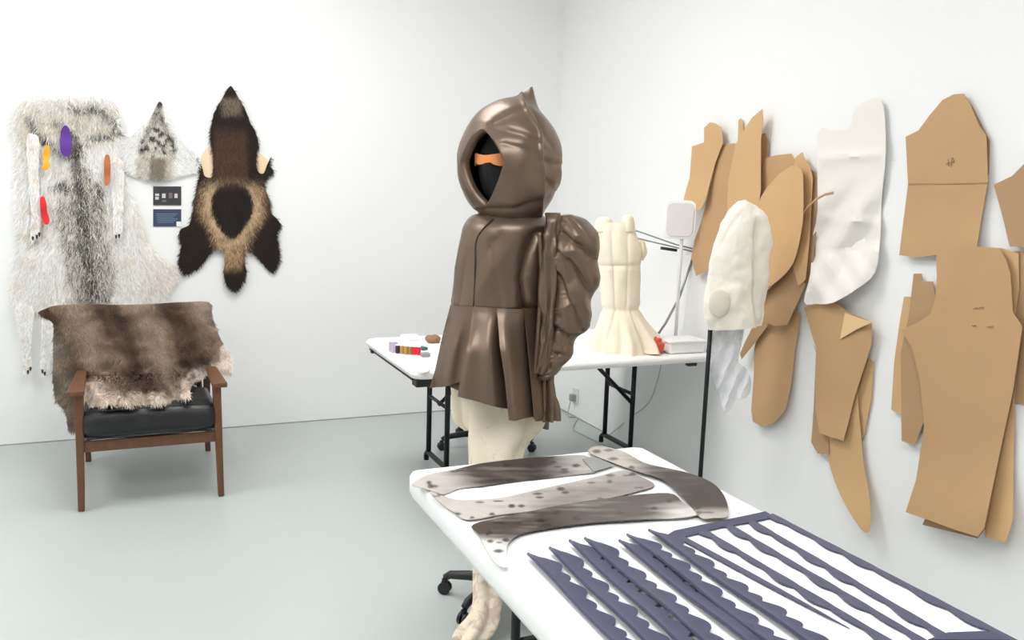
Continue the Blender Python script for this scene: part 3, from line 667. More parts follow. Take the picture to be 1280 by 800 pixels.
# pleated skirt panels: each starts proud at its left edge and tucks under the next one
FRONT_D = lambda x, y: front(x, y, .008, False)
def skirt_panel(O, lx, rx, lift_l, lift_r, bow):
    def place(px, py):
        out = []
        for a_, b_ in zip(px, py):
            xl_ = np.interp(b_, [380, 530], lx); xr_ = np.interp(b_, [380, 530], rx); u = min(1, max(0, (a_-xl_)/(xr_-xl_))); k_ = float(sm(b_, 380, 440))
            out.append(FRONT_D(a_, min(b_, 470+(a_-540)*.24))+((ray(np.array(a_), np.array(b_))-ray(np.array(a_), np.array(min(b_, 470+(a_-540)*.24))))/F*MD)-mn*(k_*(lift_l*(1-u)+lift_r*u+bow*math.sin(math.pi*u)+.008*math.sin(u*9+lx[0]))))
        return np.array(out)
    sheet('skirt_panel', O, place, taf, coat, 4, False, None, .003)
skirt_panel([(563, 381), (592, 384), (586, 430), (575, 480), (556, 482), (537, 485), (544, 462), (553, 420)], (563, 530), (592, 568), .012, -.034, .016)
skirt_panel([(591, 383), (622, 385), (626, 430), (632, 470), (636, 513), (618, 506), (600, 500), (573, 491), (580, 450), (587, 420)], (592, 566), (622, 640), .040, -.030, .022)
skirt_panel([(621, 385), (656, 387), (662, 440), (671, 521), (652, 521), (636, 520), (631, 470), (625, 430)], (622, 638), (656, 672), .044, -.040, .022)
skirt_panel([(655, 387), (681, 387), (689, 470), (696, 525), (684, 524), (668, 521), (661, 440)], (656, 669), (681, 698), .024, -.006, .010)
# sleeve and gathered edge
wr0 = None
def wr(amp, sx, sy, sd):
    """crisp taffeta creases: triangle waves bent by slow noise, plus radiating gathers along the armhole side"""
    def f(th, x, y, t_):
        out = np.empty_like(x)
        for i, (q, a_, b_) in enumerate(zip(th, x, y)):
            w1 = noise.noise(Vector((a_*.018, b_*.014, sd))); w2 = noise.noise(Vector((a_*.03, b_*.03, sd+4)))
            u1 = a_*.008+b_*.0125+w1*.7; u2 = -a_*.016+b_*.010+w2*.6+.3; u3 = a_*.04-b_*.018+w1*1.2
            out[i] = amp*(.62*tri(u1)+.42*tri(u2)*(.4+.6*abs(w2)*2)+.16*tri(u3))
        if sx: out += .005*tri(y*.115+.35*np.sin(y*.31)+x*.03)*np.exp(-np.maximum(0, x-680)/11)
        return out*math.sin(math.pi*min(1, max(0, .06+t_*.9)))**.5
    return f
SD = MD-.11
wr0 = wr(.015, 1, 0, 3.)
SG = [([(700, 290), (714, 300), (728, 306), (742, 318)], .024, 3, 9), ([(708, 322), (722, 336), (734, 352), (740, 366)], .026, 3, 12), ([(694, 340), (706, 366), (722, 394), (728, 404)], .020, 2.5, 14),
      ([(690, 404), (704, 413), (722, 415), (738, 412)], .034, 1.5, 9), ([(684, 440), (698, 438), (712, 442)], .016, 2, 7), ([(714, 272), (724, 284), (732, 292)], .010, 2, 8)]
def sleeve_mod(th, x, y, t_):
    out = wr0(th, x, y, t_); f = np.sin(th) > -.1
    for i in np.nonzero(f)[0]:
        for pts, amp, wu, wl in SG:
            if abs(y[i]-pts[0][1]) < 70:
                dc, sc_ = seg_d(x[i], y[i], pts); out[i] -= amp*math.exp(-dc/(wu if sc_ > 0 else wl))*min(1, max(0, 1.2*math.sin(th[i])))
    return out
loft('sleeve', [(694, 270, 716, 268, .05, SD), (688, 278, 734, 274, .085, SD), (684, 292, 745, 290, .11, SD), (682, 312, 750, 310, .125, SD), (683, 345, 750, 345, .125, SD), (685, 372, 741, 370, .115, SD), (685, 398, 739, 398, .11, SD), (684, 414, 735, 412, .10, SD), (681, 428, 720, 426, .085, SD), (678, 446, 715, 444, .075, SD), (674, 462, 698, 460, .055, SD), (670, 470, 684, 470, .03, SD)],
     mn, taf, coat, 170, 150, sleeve_mod, (True, True))
loft('cuff', [(676, 438, 700, 436, .05, SD-.01), (672, 452, 704, 448, .06, SD-.01), (670, 466, 700, 462, .055, SD-.01), (671, 474, 690, 472, .04, SD-.01)], mn, taf, coat, 60, 30, wr(.016, 1, 0, 8.), (True, True))
def ruff(th, x, y, t_):
    kn = np.clip(np.exp(-((y-292)/26)**2)+sm(y, 375, 400)*.8, 0, 1)
    a_ = np.array([noise.noise(Vector((math.cos(q)*1.6, math.sin(q)*1.6, b*.055))) for q, b in zip(th, y)]); b_ = np.array([noise.noise(Vector((math.cos(q)*2.5+7, math.sin(q)*2.5, b*.012))) for q, b in zip(th, y)])
    return .024*a_*kn+.026*b_*(1-.5*kn)
loft('gathered_edge', [(682, 266, 700, 266, .03, SD-.03), (680, 285, 701, 284, .045, SD-.05), (679, 320, 698, 320, .045, SD-.05), (678, 360, 696, 360, .04, SD-.05), (676, 400, 692, 400, .035, SD-.05), (673, 440, 688, 440, .03, SD-.05), (669, 466, 682, 466, .025, SD-.05)], mn, taf, coat, 40, 140, ruff, (True, True))
loft('armhole_placket', [(672, 290, 678, 290, .012, SD-.05), (674, 340, 680, 340, .012, SD-.05), (671, 400, 677, 400, .012, SD-.05), (665, 470, 671, 470, .012, SD-.05)], mn, taf, coat, 16, 40, None, (True, True))
def tailm(th, x, y, t_): return .012*np.cos((x-680)*.75)*(np.sin(th) > 0)
loft('side_panel', [(670, 464, 690, 464, .03, SD), (667, 490, 694, 490, .04, SD), (666, 522, 698, 524, .05, SD)], mn, taf, coat, 80, 40, tailm, (True, False), .003)
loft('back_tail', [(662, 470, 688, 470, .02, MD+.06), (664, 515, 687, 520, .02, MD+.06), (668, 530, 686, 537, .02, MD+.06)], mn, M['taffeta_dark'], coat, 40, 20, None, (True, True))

tr = thing('trousers', 'cream trousers with a faded print hanging below the brown coat', 'trousers', base)
trm = lambda th, x, y, t_: .012*np.cos(5*th+y*.012)+np.array([.014*noise.noise(Vector((a*.04, b*.02, c))) for a, b, c in zip(x, y, np.sin(th))])
loft('trouser_leg', [(596, 455, 670, 460, .08, MD+.02), (587, 500, 678, 505, .09, MD), (586, 535, 674, 533, .11, MD-.02), (585, 560, 655, 556, .11, MD-.04), (585, 585, 648, 580, .10, MD-.06), (588, 640, 640, 640, .09, MD-.12), (593, 700, 632, 700, .08, MD-.18), (594, 728, 627, 728, .075, MD-.21), (593, 752, 625, 754, .06, MD-.27), (586, 774, 622, 774, .055, MD-.32), (572, 791, 610, 796, .05, MD-.36), (567, 797, 604, 803, .04, MD-.37)], mn, M['trouser'], tr, 64, 90, trm, (False, False), .003)
loft('trouser_leg', [(568, 455, 612, 460, .08, MD+.08), (566, 485, 604, 490, .08, MD+.08), (566, 510, 600, 512, .07, MD+.08), (570, 527, 598, 530, .05, MD+.08), (582, 535, 596, 537, .03, MD+.08)], mn, M['trouser'], tr, 48, 40, trm, (False, True), .003)

# ------------------------------------------------------------------ office chair under the back table
oc, oR, orot = star_from(onz(np.array(552.), np.array(557.), .03), onz(np.array(665.), np.array(559.), .03), 2, H_)
t = thing('office_chair', 'black office chair on castors tucked behind the back table', 'chair', oc)
star_base(t, oc, oR, orot)
MB().tube([oc+Z_*.1, oc+Z_*.40], .025, 12).out('gas_column', M['black_metal'], t, True)
V, Fc = ellipsoid(oc+Z_*.44, (np.array([1., 0, 0]), np.array([0, 1., 0]), Z_), (.23, .22, .045)); build('seat', V, Fc, M['black_cloth'], t, True)

# ------------------------------------------------------------------ things on the back table
def onT(px, py): return onz(np.array(float(px)), np.array(float(py)), ZB+.001)
def spool(px, py, m, label, h=.05, r=.0115):
    p = onT(px, py); s = thing('thread_spool', label, 'spool', p, 'thread spools on the back table')
    MB().lathe(p, [(r*.85, .004), (r, .008), (r*1.02, h*.5), (r, h-.008), (r*.85, h-.004)], 16).out('thread', m, s, True)
    MB().lathe(p, [(r*.9, 0), (r*1.05, .001), (r*1.05, .004), (r*.5, .0045)], 16).out('cap', M['paper'], s, True)
    MB().lathe(p+Z_*(h-.0045), [(r*.5, 0), (r*1.05, .0005), (r*1.05, .0035), (r*.4, .0045)], 16).out('cap', M['paper'], s, True)
for px, py, m, l in ((497, 442.5, 'sp_dark', 'dark maroon thread spool at the left end of the spool row'), (502.5, 443, 'sp_tan', 'tan thread spool next to the maroon spool'), (507.5, 443.5, 'sp_gold', 'gold thread spool in the middle of the spool row'), (513, 444, 'sp_brown', 'light brown thread spool between the gold and red spools'), (518, 444.2, 'sp_red', 'red thread spool beside the light brown spool'), (523, 444.5, 'sp_red', 'red thread spool at the right end of the spool row')):
    spool(px, py, M[m], l)
def flat_on(name, O, m, label, cat, z=.001, th=.002, smooth=False, bump=0., zt=None):
    oo, _, _ = sheet(name, O, lambda px, py: onz(px, py, (zt or ZB)+z+bump*(1+np.sin(px*.6)*np.cos(py*.8))), m, None, 4, smooth, None, th, sol_off=1.); return tag(oo, label, cat)
sk = flat_on('sketch_sheet', [(510, 448), (528, 448), (533, 454), (514, 455)], M['paper'], 'white sketch sheet lying in front of the thread spools', 'paper')
MB().tube([onT(514, 451)+Z_*.004, onT(518, 450)+Z_*.004, onT(523, 452)+Z_*.004], .0012, 5).out('pencil_line', M['lilac'], sk); 
flat_on('pink_cloth', [(518, 457), (534, 456), (536, 464), (524, 466)], M['pink'], 'pale pink cloth scrap near the front corner of the back table', 'cloth', .001, .002, True, .006)
def small_box(name, px, py, size, m, label, cat, rz=0.): 
    p = onT(px, py); return tag(MB().box(p+Z_*size[2]/2, size, rz).out(name, m, None, bevel=.004), label, cat)
small_box('plastic_case', 491.5, 440, (.035, .04, .055), M['lilac'], 'pale lilac plastic case left of the thread spools', 'case', .2)
small_box('teal_marker', 528.5, 437, (.035, .05, .016), M['teal'], 'dark teal small case right of the red spools', 'case', .3)
small_box('grey_tin', 531.5, 445.5, (.045, .04, .02), M['grey'], 'grey tin beside the coat edge on the back table', 'tin')
small_box('pale_box', 512, 425, (.09, .06, .03), M['paper'], 'white low box behind the thread spools', 'box', .1)
b = MB(); p = onT(541, 428)
V, Fc = ellipsoid(p+Z_*.02, (mr, mn, Z_), (.045, .035, .022), 16, 10); V = [np.array(v)+np.array([0, 0, .012])*NZ(v, 40) for v in V]
tag(build('leather_scrap', V, Fc, M['brown'], None, True), 'brown leather scrap at the rear left of the back table', 'scrap')
# cream bodice with a flared skirt
dp = onz(np.array(779.), np.array(447.), ZB); dp = np.array([dp[0], 4.25, ZB]); yd = float(onz(np.array(778.), np.array(444.), ZB)[1])+.13; dn, DD = level(ony(np.array(775.), np.array(380.), yd))
t = thing('peplum_bodice', 'cream sleeveless bodice with a pleated flared hem standing on the back table', 'bodice', ony(np.array(778.), np.array(445.), yd))
def dmod(th, x, y, t_):
    low = sm(y, 388, 445); f = low*(.026*np.cos(9*th+.5)+.012*np.cos(17*th+1))+grooves([([(764, 292), (766, 330), (769, 386)], .010, 1.5, 5), ([(786, 290), (786, 330), (784, 386)], .010, 4, 1.5), ([(767, 390), (760, 420), (752, 446)], .02, 1.5, 6), ([(790, 390), (800, 415), (812, 440)], .02, 1.5, 6)], x, y, th)-.012*np.exp(-((y-331)/2)**2)*(th > 0)
    return f+np.array([.006*noise.noise(Vector((a*.08, b*.05, c))) for a, b, c in zip(x, y, np.sin(th))])-.01*np.exp(-((y-386)/4)**2)
loft('bodice_body', [(744, 278, 792, 277, .05, DD), (743, 296, 796, 294, .07, DD), (744, 316, 802, 314, .08, DD), (747, 328, 801, 326, .08, DD), (750, 356, 800, 356, .075, DD), (752, 386, 800, 386, .07, DD), (745, 410, 812, 408, .10, DD), (737, 430, 824, 426, .125, DD), (731, 443, 828, 438, .14, DD)], dn, M['muslin'], t, 120, 70, dmod, (False, False), .003)
for a, b_, h_ in ((744, 766, 271), (776, 793, 268)):
    loft('strap', [(a+6, h_, b_-5, h_, .02, DD), (a+2, h_+3, b_-2, h_+3, .04, DD), (a, h_+9, b_, h_+9, .05, DD), (a-1, 290, b_+1, 290, .055, DD)], dn, M['muslin'], t, 24, 12, None, (True, True))
loft('bustle_panel', [(800, 300, 806, 302, .03, DD+.03), (799, 312, 809, 316, .04, DD+.03), (798, 322, 804, 326, .03, DD+.03)], dn, M['muslin'], t, 24, 14, None, (True, True))
# white box, square panel lamp, arm lamp, red scrap
pb = onT(858, 440)
BXC = np.array([2.79, 3.93])
bx = thing('storage_box', 'white plastic box at the right end of the back table', 'box', (*BXC, ZB+.001))
MB().box((*BXC, ZB+.030), (.23, .15, .058)).out('box_body', M['plastic'], bx, bevel=.01); MB().box((*BXC, ZB+.066), (.242, .162, .014)).out('lid', M['plastic'], bx, bevel=.005)
pt = onx(np.array(852.), np.array(300.), 2.86); ly = float(pt[1]); ctr = ony(np.array(850.), np.array(274.5), ly)
lp = thing('panel_lamp', 'white square panel lamp on a thin pole behind the white box', 'lamp', (pt[0], ly, ZB+.001))
MB().tube([(pt[0], ly, ZB+.012), (pt[0], ly, pt[2]+.02)], .010, 12).out('pole', M['fixture'], lp, True)
MB().lathe((pt[0], ly, ZB+.0005), [(.055, 0), (.055, .012), (.015, .018)], 24).out('base', M['plastic'], lp, True)
ln, lD = level(ctr); lr = np.array([ln[1], -ln[0], 0])
def rr_plate(c, hw, hh, r, th, name, m, par):
    O = rounded(-hw, -hh, hw, hh, r, 6); n = len(O); V = [c+lr*x+Z_*y-ln*th/2 for x, y in O]+[c+lr*x+Z_*y+ln*th/2 for x, y in O]
    return build(name, V, [tuple(range(n))[::-1], tuple(range(n, 2*n))]+[(j, (j+1) % n, n+(j+1) % n, n+j) for j in range(n)], m, par, False, bevel=.004)
hdp = rr_plate(ctr, .089, .108, .042, .03, 'lamp_head', M['plastic'], lp); rr_plate(ctr-ln*.017, .076, .095, .035, .008, 'light_panel', M['diff_panel'], hdp)
A = lambda x, y, yy: ony(np.array(float(x)), np.array(float(y)), yy)
ab = np.array([2.79, 4.16, ZB+.001])
al_ = thing('arm_lamp', 'grey articulated desk lamp arm beside the white panel lamp', 'lamp', ab)
MB().lathe(ab, [(.04, 0), (.04, .018), (.02, .026), (.012, .05)], 20).out('base', M['grey_metal'], al_, True)
el = A(869, 314, 4.12)
MB().tube([ab+Z_*.05, A(832, 404, 4.16), A(849, 372, 4.15), el], .0075, 8).out('lower_arm', M['grey_metal'], al_, True)
for dy in (0, 9): MB().tube([el+Z_*(.012-dy*.002), A(846, 306+dy*.4, 4.20), A(797, 289+dy, 4.34), A(775, 284+dy, 4.40)], .0042, 8).out('upper_arm', M['grey_metal'], al_, True)
MB().tube([A(826, 310, 4.22), A(846, 313, 4.19)], .009, 8).out('grip', M['black_plastic'], al_, True)
MB().lathe(el-np.array([0, .015, 0]), [(.014, 0), (.014, .03)], 16, axis=(0, 1, 0)).out('elbow', M['grey_metal'], al_, True)
V, Fc = ellipsoid(A(765, 290, 4.42), (lr, ln, Z_), (.06, .06, .035), 20, 12); build('lamp_shade', V, Fc, M['plastic'], al_, True)
rc = np.array([2.615, 3.90, ZB+.05])
V, Fc = ellipsoid(rc, (lr, ln, Z_), (.034, .03, .045), 24, 16); V = [np.array(v)+(np.array(v)-rc)*.7*NZ(v, 45) for v in V]
V = [np.array([v[0], v[1], max(v[2], ZB+.001)]) for v in V]
tag(build('red_scrap', V, Fc, M['scrap'], None, True), 'crumpled red fabric scrap between the cream bodice and the white box', 'scrap')

# ------------------------------------------------------------------ outlet and cables on the right wall side
o_ = thing('wall_outlet', 'small wall outlet with a plug low on the right wall', 'outlet', onx(np.array(719.), np.array(497.), XR-.001))
oc_ = onx(np.array(719.5), np.array(495.), XR-.006)
MB().box(oc_, (.012, .08, .12)).out('cover_plate', M['outlet'], o_, bevel=.003); MB().box(oc_+np.array([-.025, 0, -.01]), (.04, .04, .05)).out('plug', M['socket'], o_, bevel=.005)
fl = lambda x, y: onz(np.array(float(x)), np.array(float(y)), .006)
c_ = catmull([oc_+np.array([-.04, 0, -.03]), oc_+np.array([-.06, -.01, -.15]), fl(722, 522), fl(716, 534), fl(722, 540), fl(738, 548), fl(756, 556), fl(775, 562)], False, 6)
c_[:, 2] = np.maximum(c_[:, 2], .005)
tag(MB().tube(list(c_), .004, 6).out('power_cable', M['cable'], None, True), 'grey power cable running from the wall outlet across the floor', 'cable')
c_ = catmull([(2.74, 4.02, ZB-.046), ony(np.array(822.), np.array(475.), 4.08), ony(np.array(811.), np.array(503.), 4.4), ony(np.array(788.), np.array(522.), 4.7), fl(760, 545)], False, 8)
c_[:, 2] = np.maximum(c_[:, 2], .005)
tag(MB().tube(list(c_), .0035, 6).out('hanging_cable', M['cable'], None, True), 'thin grey cable hanging from the back table to the floor', 'cable')

# ------------------------------------------------------------------ stand, white toile and sheer cloth in front of the right wall
stp = onx(np.array(888.), np.array(410.), 2.55)
st = thing('garment_stand', 'thin black upright stand holding the white toile', 'stand', (stp[0], stp[1], 0))
MB().tube([(stp[0], stp[1], .02), (stp[0], stp[1], 1.30)], .011, 12).out('post', M['black_metal'], st, True)
MB().lathe((stp[0], stp[1], 0), [(.13, 0), (.13, .012), (.03, .024)], 28).out('base', M['black_metal'], st, True)
tn, TD = level(onx(np.array(924.), np.array(330.), 2.62))
MB().tube([(stp[0], stp[1], 1.29), tuple(ond(np.array(930.), np.array(345.), tn, TD))], .010, 10).out('support_arm', M['black_metal'], st, True)
tl = thing('sleeve_toile', 'white toile sleeve with an oval patch of shade on the black stand', 'toile', ond(np.array(922.), np.array(405.), tn, TD))
TG = [([(945, 276), (944, 300), (943, 350), (948, 405)], .035, 1.5, 6), ([(930, 262), (912, 285), (900, 310)], .008, 5, 5)]
tmod = lambda th, x, y, t_: grooves(TG, x, y, th)+np.array([.014*noise.fractal(Vector((a*.035, b*.028, c+4)), 1, 2, 3) for a, b, c in zip(x, y, np.sin(th))])
loft('toile_body', [(922, 252, 932, 250, .02, TD), (912, 262, 945, 258, .045, TD), (904, 274, 958, 268, .06, TD), (896, 290, 964, 282, .07, TD), (890, 318, 965, 305, .075, TD), (885, 350, 961, 338, .075, TD), (881, 382, 957, 370, .075, TD), (881, 398, 957, 392, .07, TD), (886, 412, 953, 407, .06, TD)], tn, M['toile'], tl, 110, 80, tmod, (True, False), .003)
pc = ond(np.array(899.), np.array(379.), tn, TD-.079); tr_ = np.array([tn[1], -tn[0], 0])
V, Fc = ellipsoid(pc, (tr_, tn, Z_), (.05, .012, .068), 28, 14); build('oval_shade', V, Fc, mat('toile_shade', S(226, 219, 206), .85), tl, True)  # greyer oval, its colour stands in for the shading on the toile
SH = [(892, 404), (912, 400), (930, 400), (927, 430), (923, 452), (934, 462), (939, 480), (934, 496), (919, 500), (914, 511), (906, 517), (901, 500), (893, 478), (887, 462), (889, 430)]
shp = lambda px, py: ond(px, py, tn, TD+.05+.014*tri(px*.06+.5*np.sin(py*.04)+py*.008)+.006*np.sin(px*.2-py*.16)+.004*tri(px*.1+py*.05))
oo, _, _ = sheet('sheer_cloth', SH, shp, M['sheer'], None, 3, True, None, .0012); tag(oo, 'crumpled sheer white cloth hanging below the white toile', 'cloth')

# ------------------------------------------------------------------ paper patterns pinned to the right wall
def wallr(off, curl=0., y0=0, y1=1, wave=.0015, ph=0., lean=0., x0=0, x1=1):
    def f(px, py):
        o2 = off+curl*sm(py, y0, y1)**1.5+lean*np.clip((px-x0)/(x1-x0), 0, 1)**2+wave*(1+np.sin(px*.08+py*.02+ph)*np.cos(py*.035+ph))
        return onx(px, py, XR-o2)
    return f
PG = 'brown paper patterns pinned to the right wall'
def pat(O, m, label, off, curl=0., y0=0, y1=1, smooth=False, step=9, wave=.0015, ph=0., lean=0., x0=0, x1=1, name='paper_pattern', cat='pattern', group=PG, th=.0015):
    oo, _, _ = sheet(name, O, wallr(off, curl, y0, y1, wave, ph, lean, x0, x1), m, None, step, smooth, None, th, 4); return tag(oo, label, cat, group)
k1, k2, k3 = M['kraft'], M['kraft2'], M['kraft3']
# cluster left of the white cloth
pat([(880, 160), (887, 153), (894, 154), (901, 159), (904, 178), (895, 201), (888, 226), (882, 250), (876, 262), (852, 262), (856, 243), (862, 222), (865, 183), (880, 178)], k2, 'brown paper pattern with rounded top above the square panel lamp', .045, .03, 200, 262, ph=1)
pat([(896, 182), (919, 179), (915, 219), (911, 260), (904, 290), (890, 335), (870, 345), (864, 322), (868, 300), (876, 279), (893, 215)], k1, 'long brown paper pattern running down behind the square panel lamp', .028, .02, 240, 345, ph=2)
pat([(923, 150), (926, 148), (928, 152), (930, 175), (922, 185)], k2, 'narrow paper tip standing behind the tall pointed pattern', .014, ph=.3, step=6)
pat([(951, 168), (956, 166), (961, 178), (960, 196), (953, 230), (945, 230)], k1, 'paper sliver behind the right edge of the tall pointed pattern', .014, ph=.8, step=6)
pat([(919, 181), (930, 162), (940, 147), (953, 136), (954, 150), (951, 175), (951, 237), (946, 275), (944, 300), (910, 300), (909, 260), (910, 228)], k2, 'tall pointed brown paper pattern above the white toile', .060, .02, 220, 300, ph=.5)
pat([(955, 198), (970, 194), (989, 192), (996, 205), (985, 232), (970, 280), (948, 290), (948, 252), (951, 222)], k1, 'brown paper pattern with curved top behind the large rounded pattern', .030, ph=1.4)
pat([(994, 197), (1003, 190), (1006, 200), (1012, 206), (1016, 222), (1012, 297), (1007, 350), (998, 358), (990, 330), (990, 230)], k2, 'paper pattern layered right behind the large rounded pattern', .034, .02, 280, 358, ph=2.2)
pat([(1012, 210), (1019, 216), (1024, 228), (1020, 290), (1013, 352), (1003, 356), (1004, 260)], k3, 'darker brown paper pattern beside the white cotton pattern', .016, .012, 280, 356, ph=.1)
pat([(966, 226), (980, 213), (991, 207), (1002, 213), (1004, 237), (1003, 279), (994, 322), (981, 343), (958, 362), (944, 372), (925, 372), (930, 320), (946, 257)], k2, 'large rounded brown paper pattern right of the white toile', .064, .03, 290, 372, True, lean=.01, x0=960, x1=1004)
pat([(994, 325), (1007, 356), (996, 380), (984, 406), (968, 408), (954, 400), (950, 372), (975, 348)], k3, 'short brown paper pattern below the large rounded pattern', .044, .03, 350, 406, ph=.7)
pat([(951, 396), (975, 392), (1000, 390), (998, 415), (994, 436), (989, 480), (982, 512), (968, 529), (952, 533), (941, 527), (939, 512), (942, 472), (943, 436)], k1, 'sock shaped brown paper pattern hanging lowest under the rounded patterns', .022, .025, 430, 533, False, ph=.9)
pat([(962, 404), (944, 428), (927, 449), (925, 442), (931, 428), (945, 400)], k3, 'narrow brown paper pattern slanting beside the sheer cloth', .050, .0, ph=1.9, step=6)
# curling paper strip
P_ = [onx(np.array(float(x)), np.array(float(y)), XR-.07-d) for x, y, d in ((1003, 268, .0), (1010, 258, .02), (1020, 249, .04), (1031, 243, .055), (1042, 241, .06))]
V = []; Fc = []
for i, p in enumerate(P_): V += [p+np.array([0, 0, .006]), p-np.array([.002, 0, .006]), p-np.array([-.002, 0, .006]), p+np.array([.002, 0, .006])]
for i in range(4):
    for j in range(4): Fc.append((i*4+j, i*4+(j+1) % 4, i*4+4+(j+1) % 4, i*4+4+j))
Fc += [(3, 2, 1, 0), (16, 17, 18, 19)]
tag(build('paper_strip', V, Fc, k1, None, True), 'thin curling paper strip sticking out over the white cotton pattern', 'paper strip')
# white cloth pattern
wc = [(1022, 168), (1040, 163), (1062, 160), (1068, 138), (1090, 123), (1104, 132), (1107, 190), (1102, 250), (1100, 300), (1094, 340), (1074, 359), (1042, 378), (1020, 380), (1005, 377), (1013, 342), (1015, 300), (1022, 262)]
def wcp(px, py):
    l1 = py-196+(px-1060)*.08; l2 = py-276-(px-1060)*.1; l3 = py-312+(px-1050)*.25
    cr = .018*(np.exp(-np.abs(l1)/5)+np.exp(-np.abs(l2)/6))-.018*np.exp(-np.abs(l3)/6)+.022*tri(px*.018+py*.012)*sm(py, 215, 260)+.010*tri(px*.03-py*.02)*sm(py, 290, 330)+.010*np.exp(-np.hypot(px-1085, py-135)/12)
    return onx(px, py, XR-(.024+cr+.06*sm(py, 290, 380)**1.5))
oo, _, _ = sheet('cloth_pattern', wc, wcp, M['white_cloth'], None, 6, True, None, .002, 3); tag(oo, 'white cotton pattern piece hanging between the brown paper patterns', 'cloth')
# middle group
pat([(1016, 430), (1034, 470), (1036, 568), (1022, 567), (1014, 553), (1017, 512), (1020, 440)], k3, 'brown paper pattern peeking out lower left under the folded pattern', .014, .02, 500, 568, ph=.2)
pat([(1078, 444), (1092, 452), (1089, 500), (1080, 545), (1070, 560), (1066, 500)], k2, 'brown paper pattern behind the right edge of the folded pattern', .012, ph=1.1, step=7)
pat([(1036, 500), (1066, 470), (1074, 520), (1079, 576), (1086, 616), (1088, 657), (1080, 665), (1060, 637), (1042, 598), (1033, 557)], k2, 'long curved brown paper pattern tapering to a point at the bottom', .026, .05, 570, 665, True, ph=.4)
pat([(1005, 384), (1022, 379), (1044, 377), (1060, 390), (1090, 403), (1089, 432), (1078, 466), (1068, 497), (1060, 530), (1054, 551), (1040, 547), (1024, 541), (1019, 510), (1020, 436)], k1, 'folded brown paper pattern under the white cotton pattern', .040, .02, 500, 551, ph=.6)
pat([(1056, 391), (1072, 397), (1090, 403), (1070, 412), (1050, 424)], mat('kraft_paper_pale', S(228, 194, 146), .75), 'pale folded paper corner on the folded pattern', .048, ph=.6, step=6, lean=.02, x0=1050, x1=1090, name='paper_flap', cat='paper flap')
# sleeve pattern
sl2 = pat([(1205, 118), (1216, 134), (1237, 176), (1236, 216), (1225, 250), (1190, 220)], k3, 'paper layer behind the right edge of the upper sleeve pattern', .010, ph=1.2)
sl = pat([(1132, 171), (1148, 163), (1162, 144), (1178, 125), (1192, 118), (1204, 117), (1213, 131), (1224, 157), (1233, 169), (1235, 228), (1228, 266), (1221, 308), (1190, 316), (1148, 322), (1124, 319), (1129, 278), (1135, 230)], k1, 'large sleeve shaped brown paper pattern at upper right', .024, .015, 240, 322, ph=2)
def ink_marks(parent, pts, off, wdt=.0028):
    b = MB()
    for a in pts:
        P = [onx(np.array(float(x)), np.array(float(y)), XR-off) for x, y in a]; b.tube(P, wdt/2, 5)
    b.out('pencil_mark', M['ink'], parent)
ink_marks(sl, [[(1185, 199), (1186, 208)], [(1190, 197), (1189, 209)], [(1191, 197), (1193, 203)], [(1183, 205), (1192, 202)]], .0285, .002)
V = onx(np.array([1135.5, 1234.5, 1234.4, 1135.4]), np.array([229., 227.6, 229.2, 230.6]), XR-.029)
MB().add([*V, *(V+[.004, 0, 0])], [(0, 1, 2, 3), (7, 6, 5, 4), (0, 4, 5, 1), (2, 6, 7, 3)]).out('fold_line', k3, sl)
# trouser pattern group
pat([(1130, 371), (1141, 371), (1140, 440), (1130, 470), (1127, 518), (1114, 512), (1118, 450), (1125, 400)], k2, 'narrow brown paper pattern furthest left of the trouser pattern', .008, .01, 450, 518, ph=.1, step=7)
pat([(1142, 342), (1152, 342), (1152, 352), (1166, 352), (1174, 392), (1160, 420), (1160, 470), (1157, 522), (1143, 557), (1127, 551), (1126, 440), (1136, 395)], k3, 'brown paper pattern with a notched top left behind the trouser pattern', .018, .015, 450, 557, ph=.9)
pat([(1234, 311), (1252, 310), (1273, 317), (1274, 360), (1268, 400), (1276, 412), (1268, 500), (1266, 650), (1257, 678), (1232, 672), (1228, 600), (1240, 420)], k2, 'second trouser pattern showing along the right edge of the front one', .016, .04, 560, 678, ph=1.5)
pat([(1160, 640), (1153, 656), (1190, 665), (1222, 673), (1232, 660), (1200, 640)], k3, 'dark paper edge under the hem of the trouser pattern', .030, .03, 600, 673, ph=1.5, step=7)
tp = pat([(1170, 313), (1195, 310), (1222, 308), (1248, 310), (1258, 325), (1263, 342), (1266, 390), (1278, 408), (1266, 490), (1253, 550), (1240, 612), (1230, 661), (1222, 671), (1190, 661), (1160, 650), (1132, 640), (1145, 600), (1155, 536), (1150, 475), (1140, 435), (1127, 412), (1150, 402), (1163, 392), (1169, 374), (1171, 345)], k1, 'largest brown paper pattern shaped like a trouser leg at lower right', .040, .06, 540, 671, ph=.3)
ink_marks(tp, [[(1217, 386), (1222, 385)], [(1224, 385), (1230, 384)], [(1215, 407), (1220, 407)], [(1233, 409), (1241, 408)]], .046, .003)
pat([(1242, 231), (1265, 220), (1278, 207), (1300, 185), (1330, 190), (1330, 312), (1262, 308), (1253, 270)], k3, 'brown paper pattern cut off at the right edge above the trouser pattern', .030, ph=.7)
pat([(1268, 314), (1330, 314), (1330, 505), (1282, 506), (1263, 501), (1264, 450), (1276, 412), (1266, 388)], k3, 'dull brown paper pattern at the far right behind the trouser pattern', .008, ph=2.7)

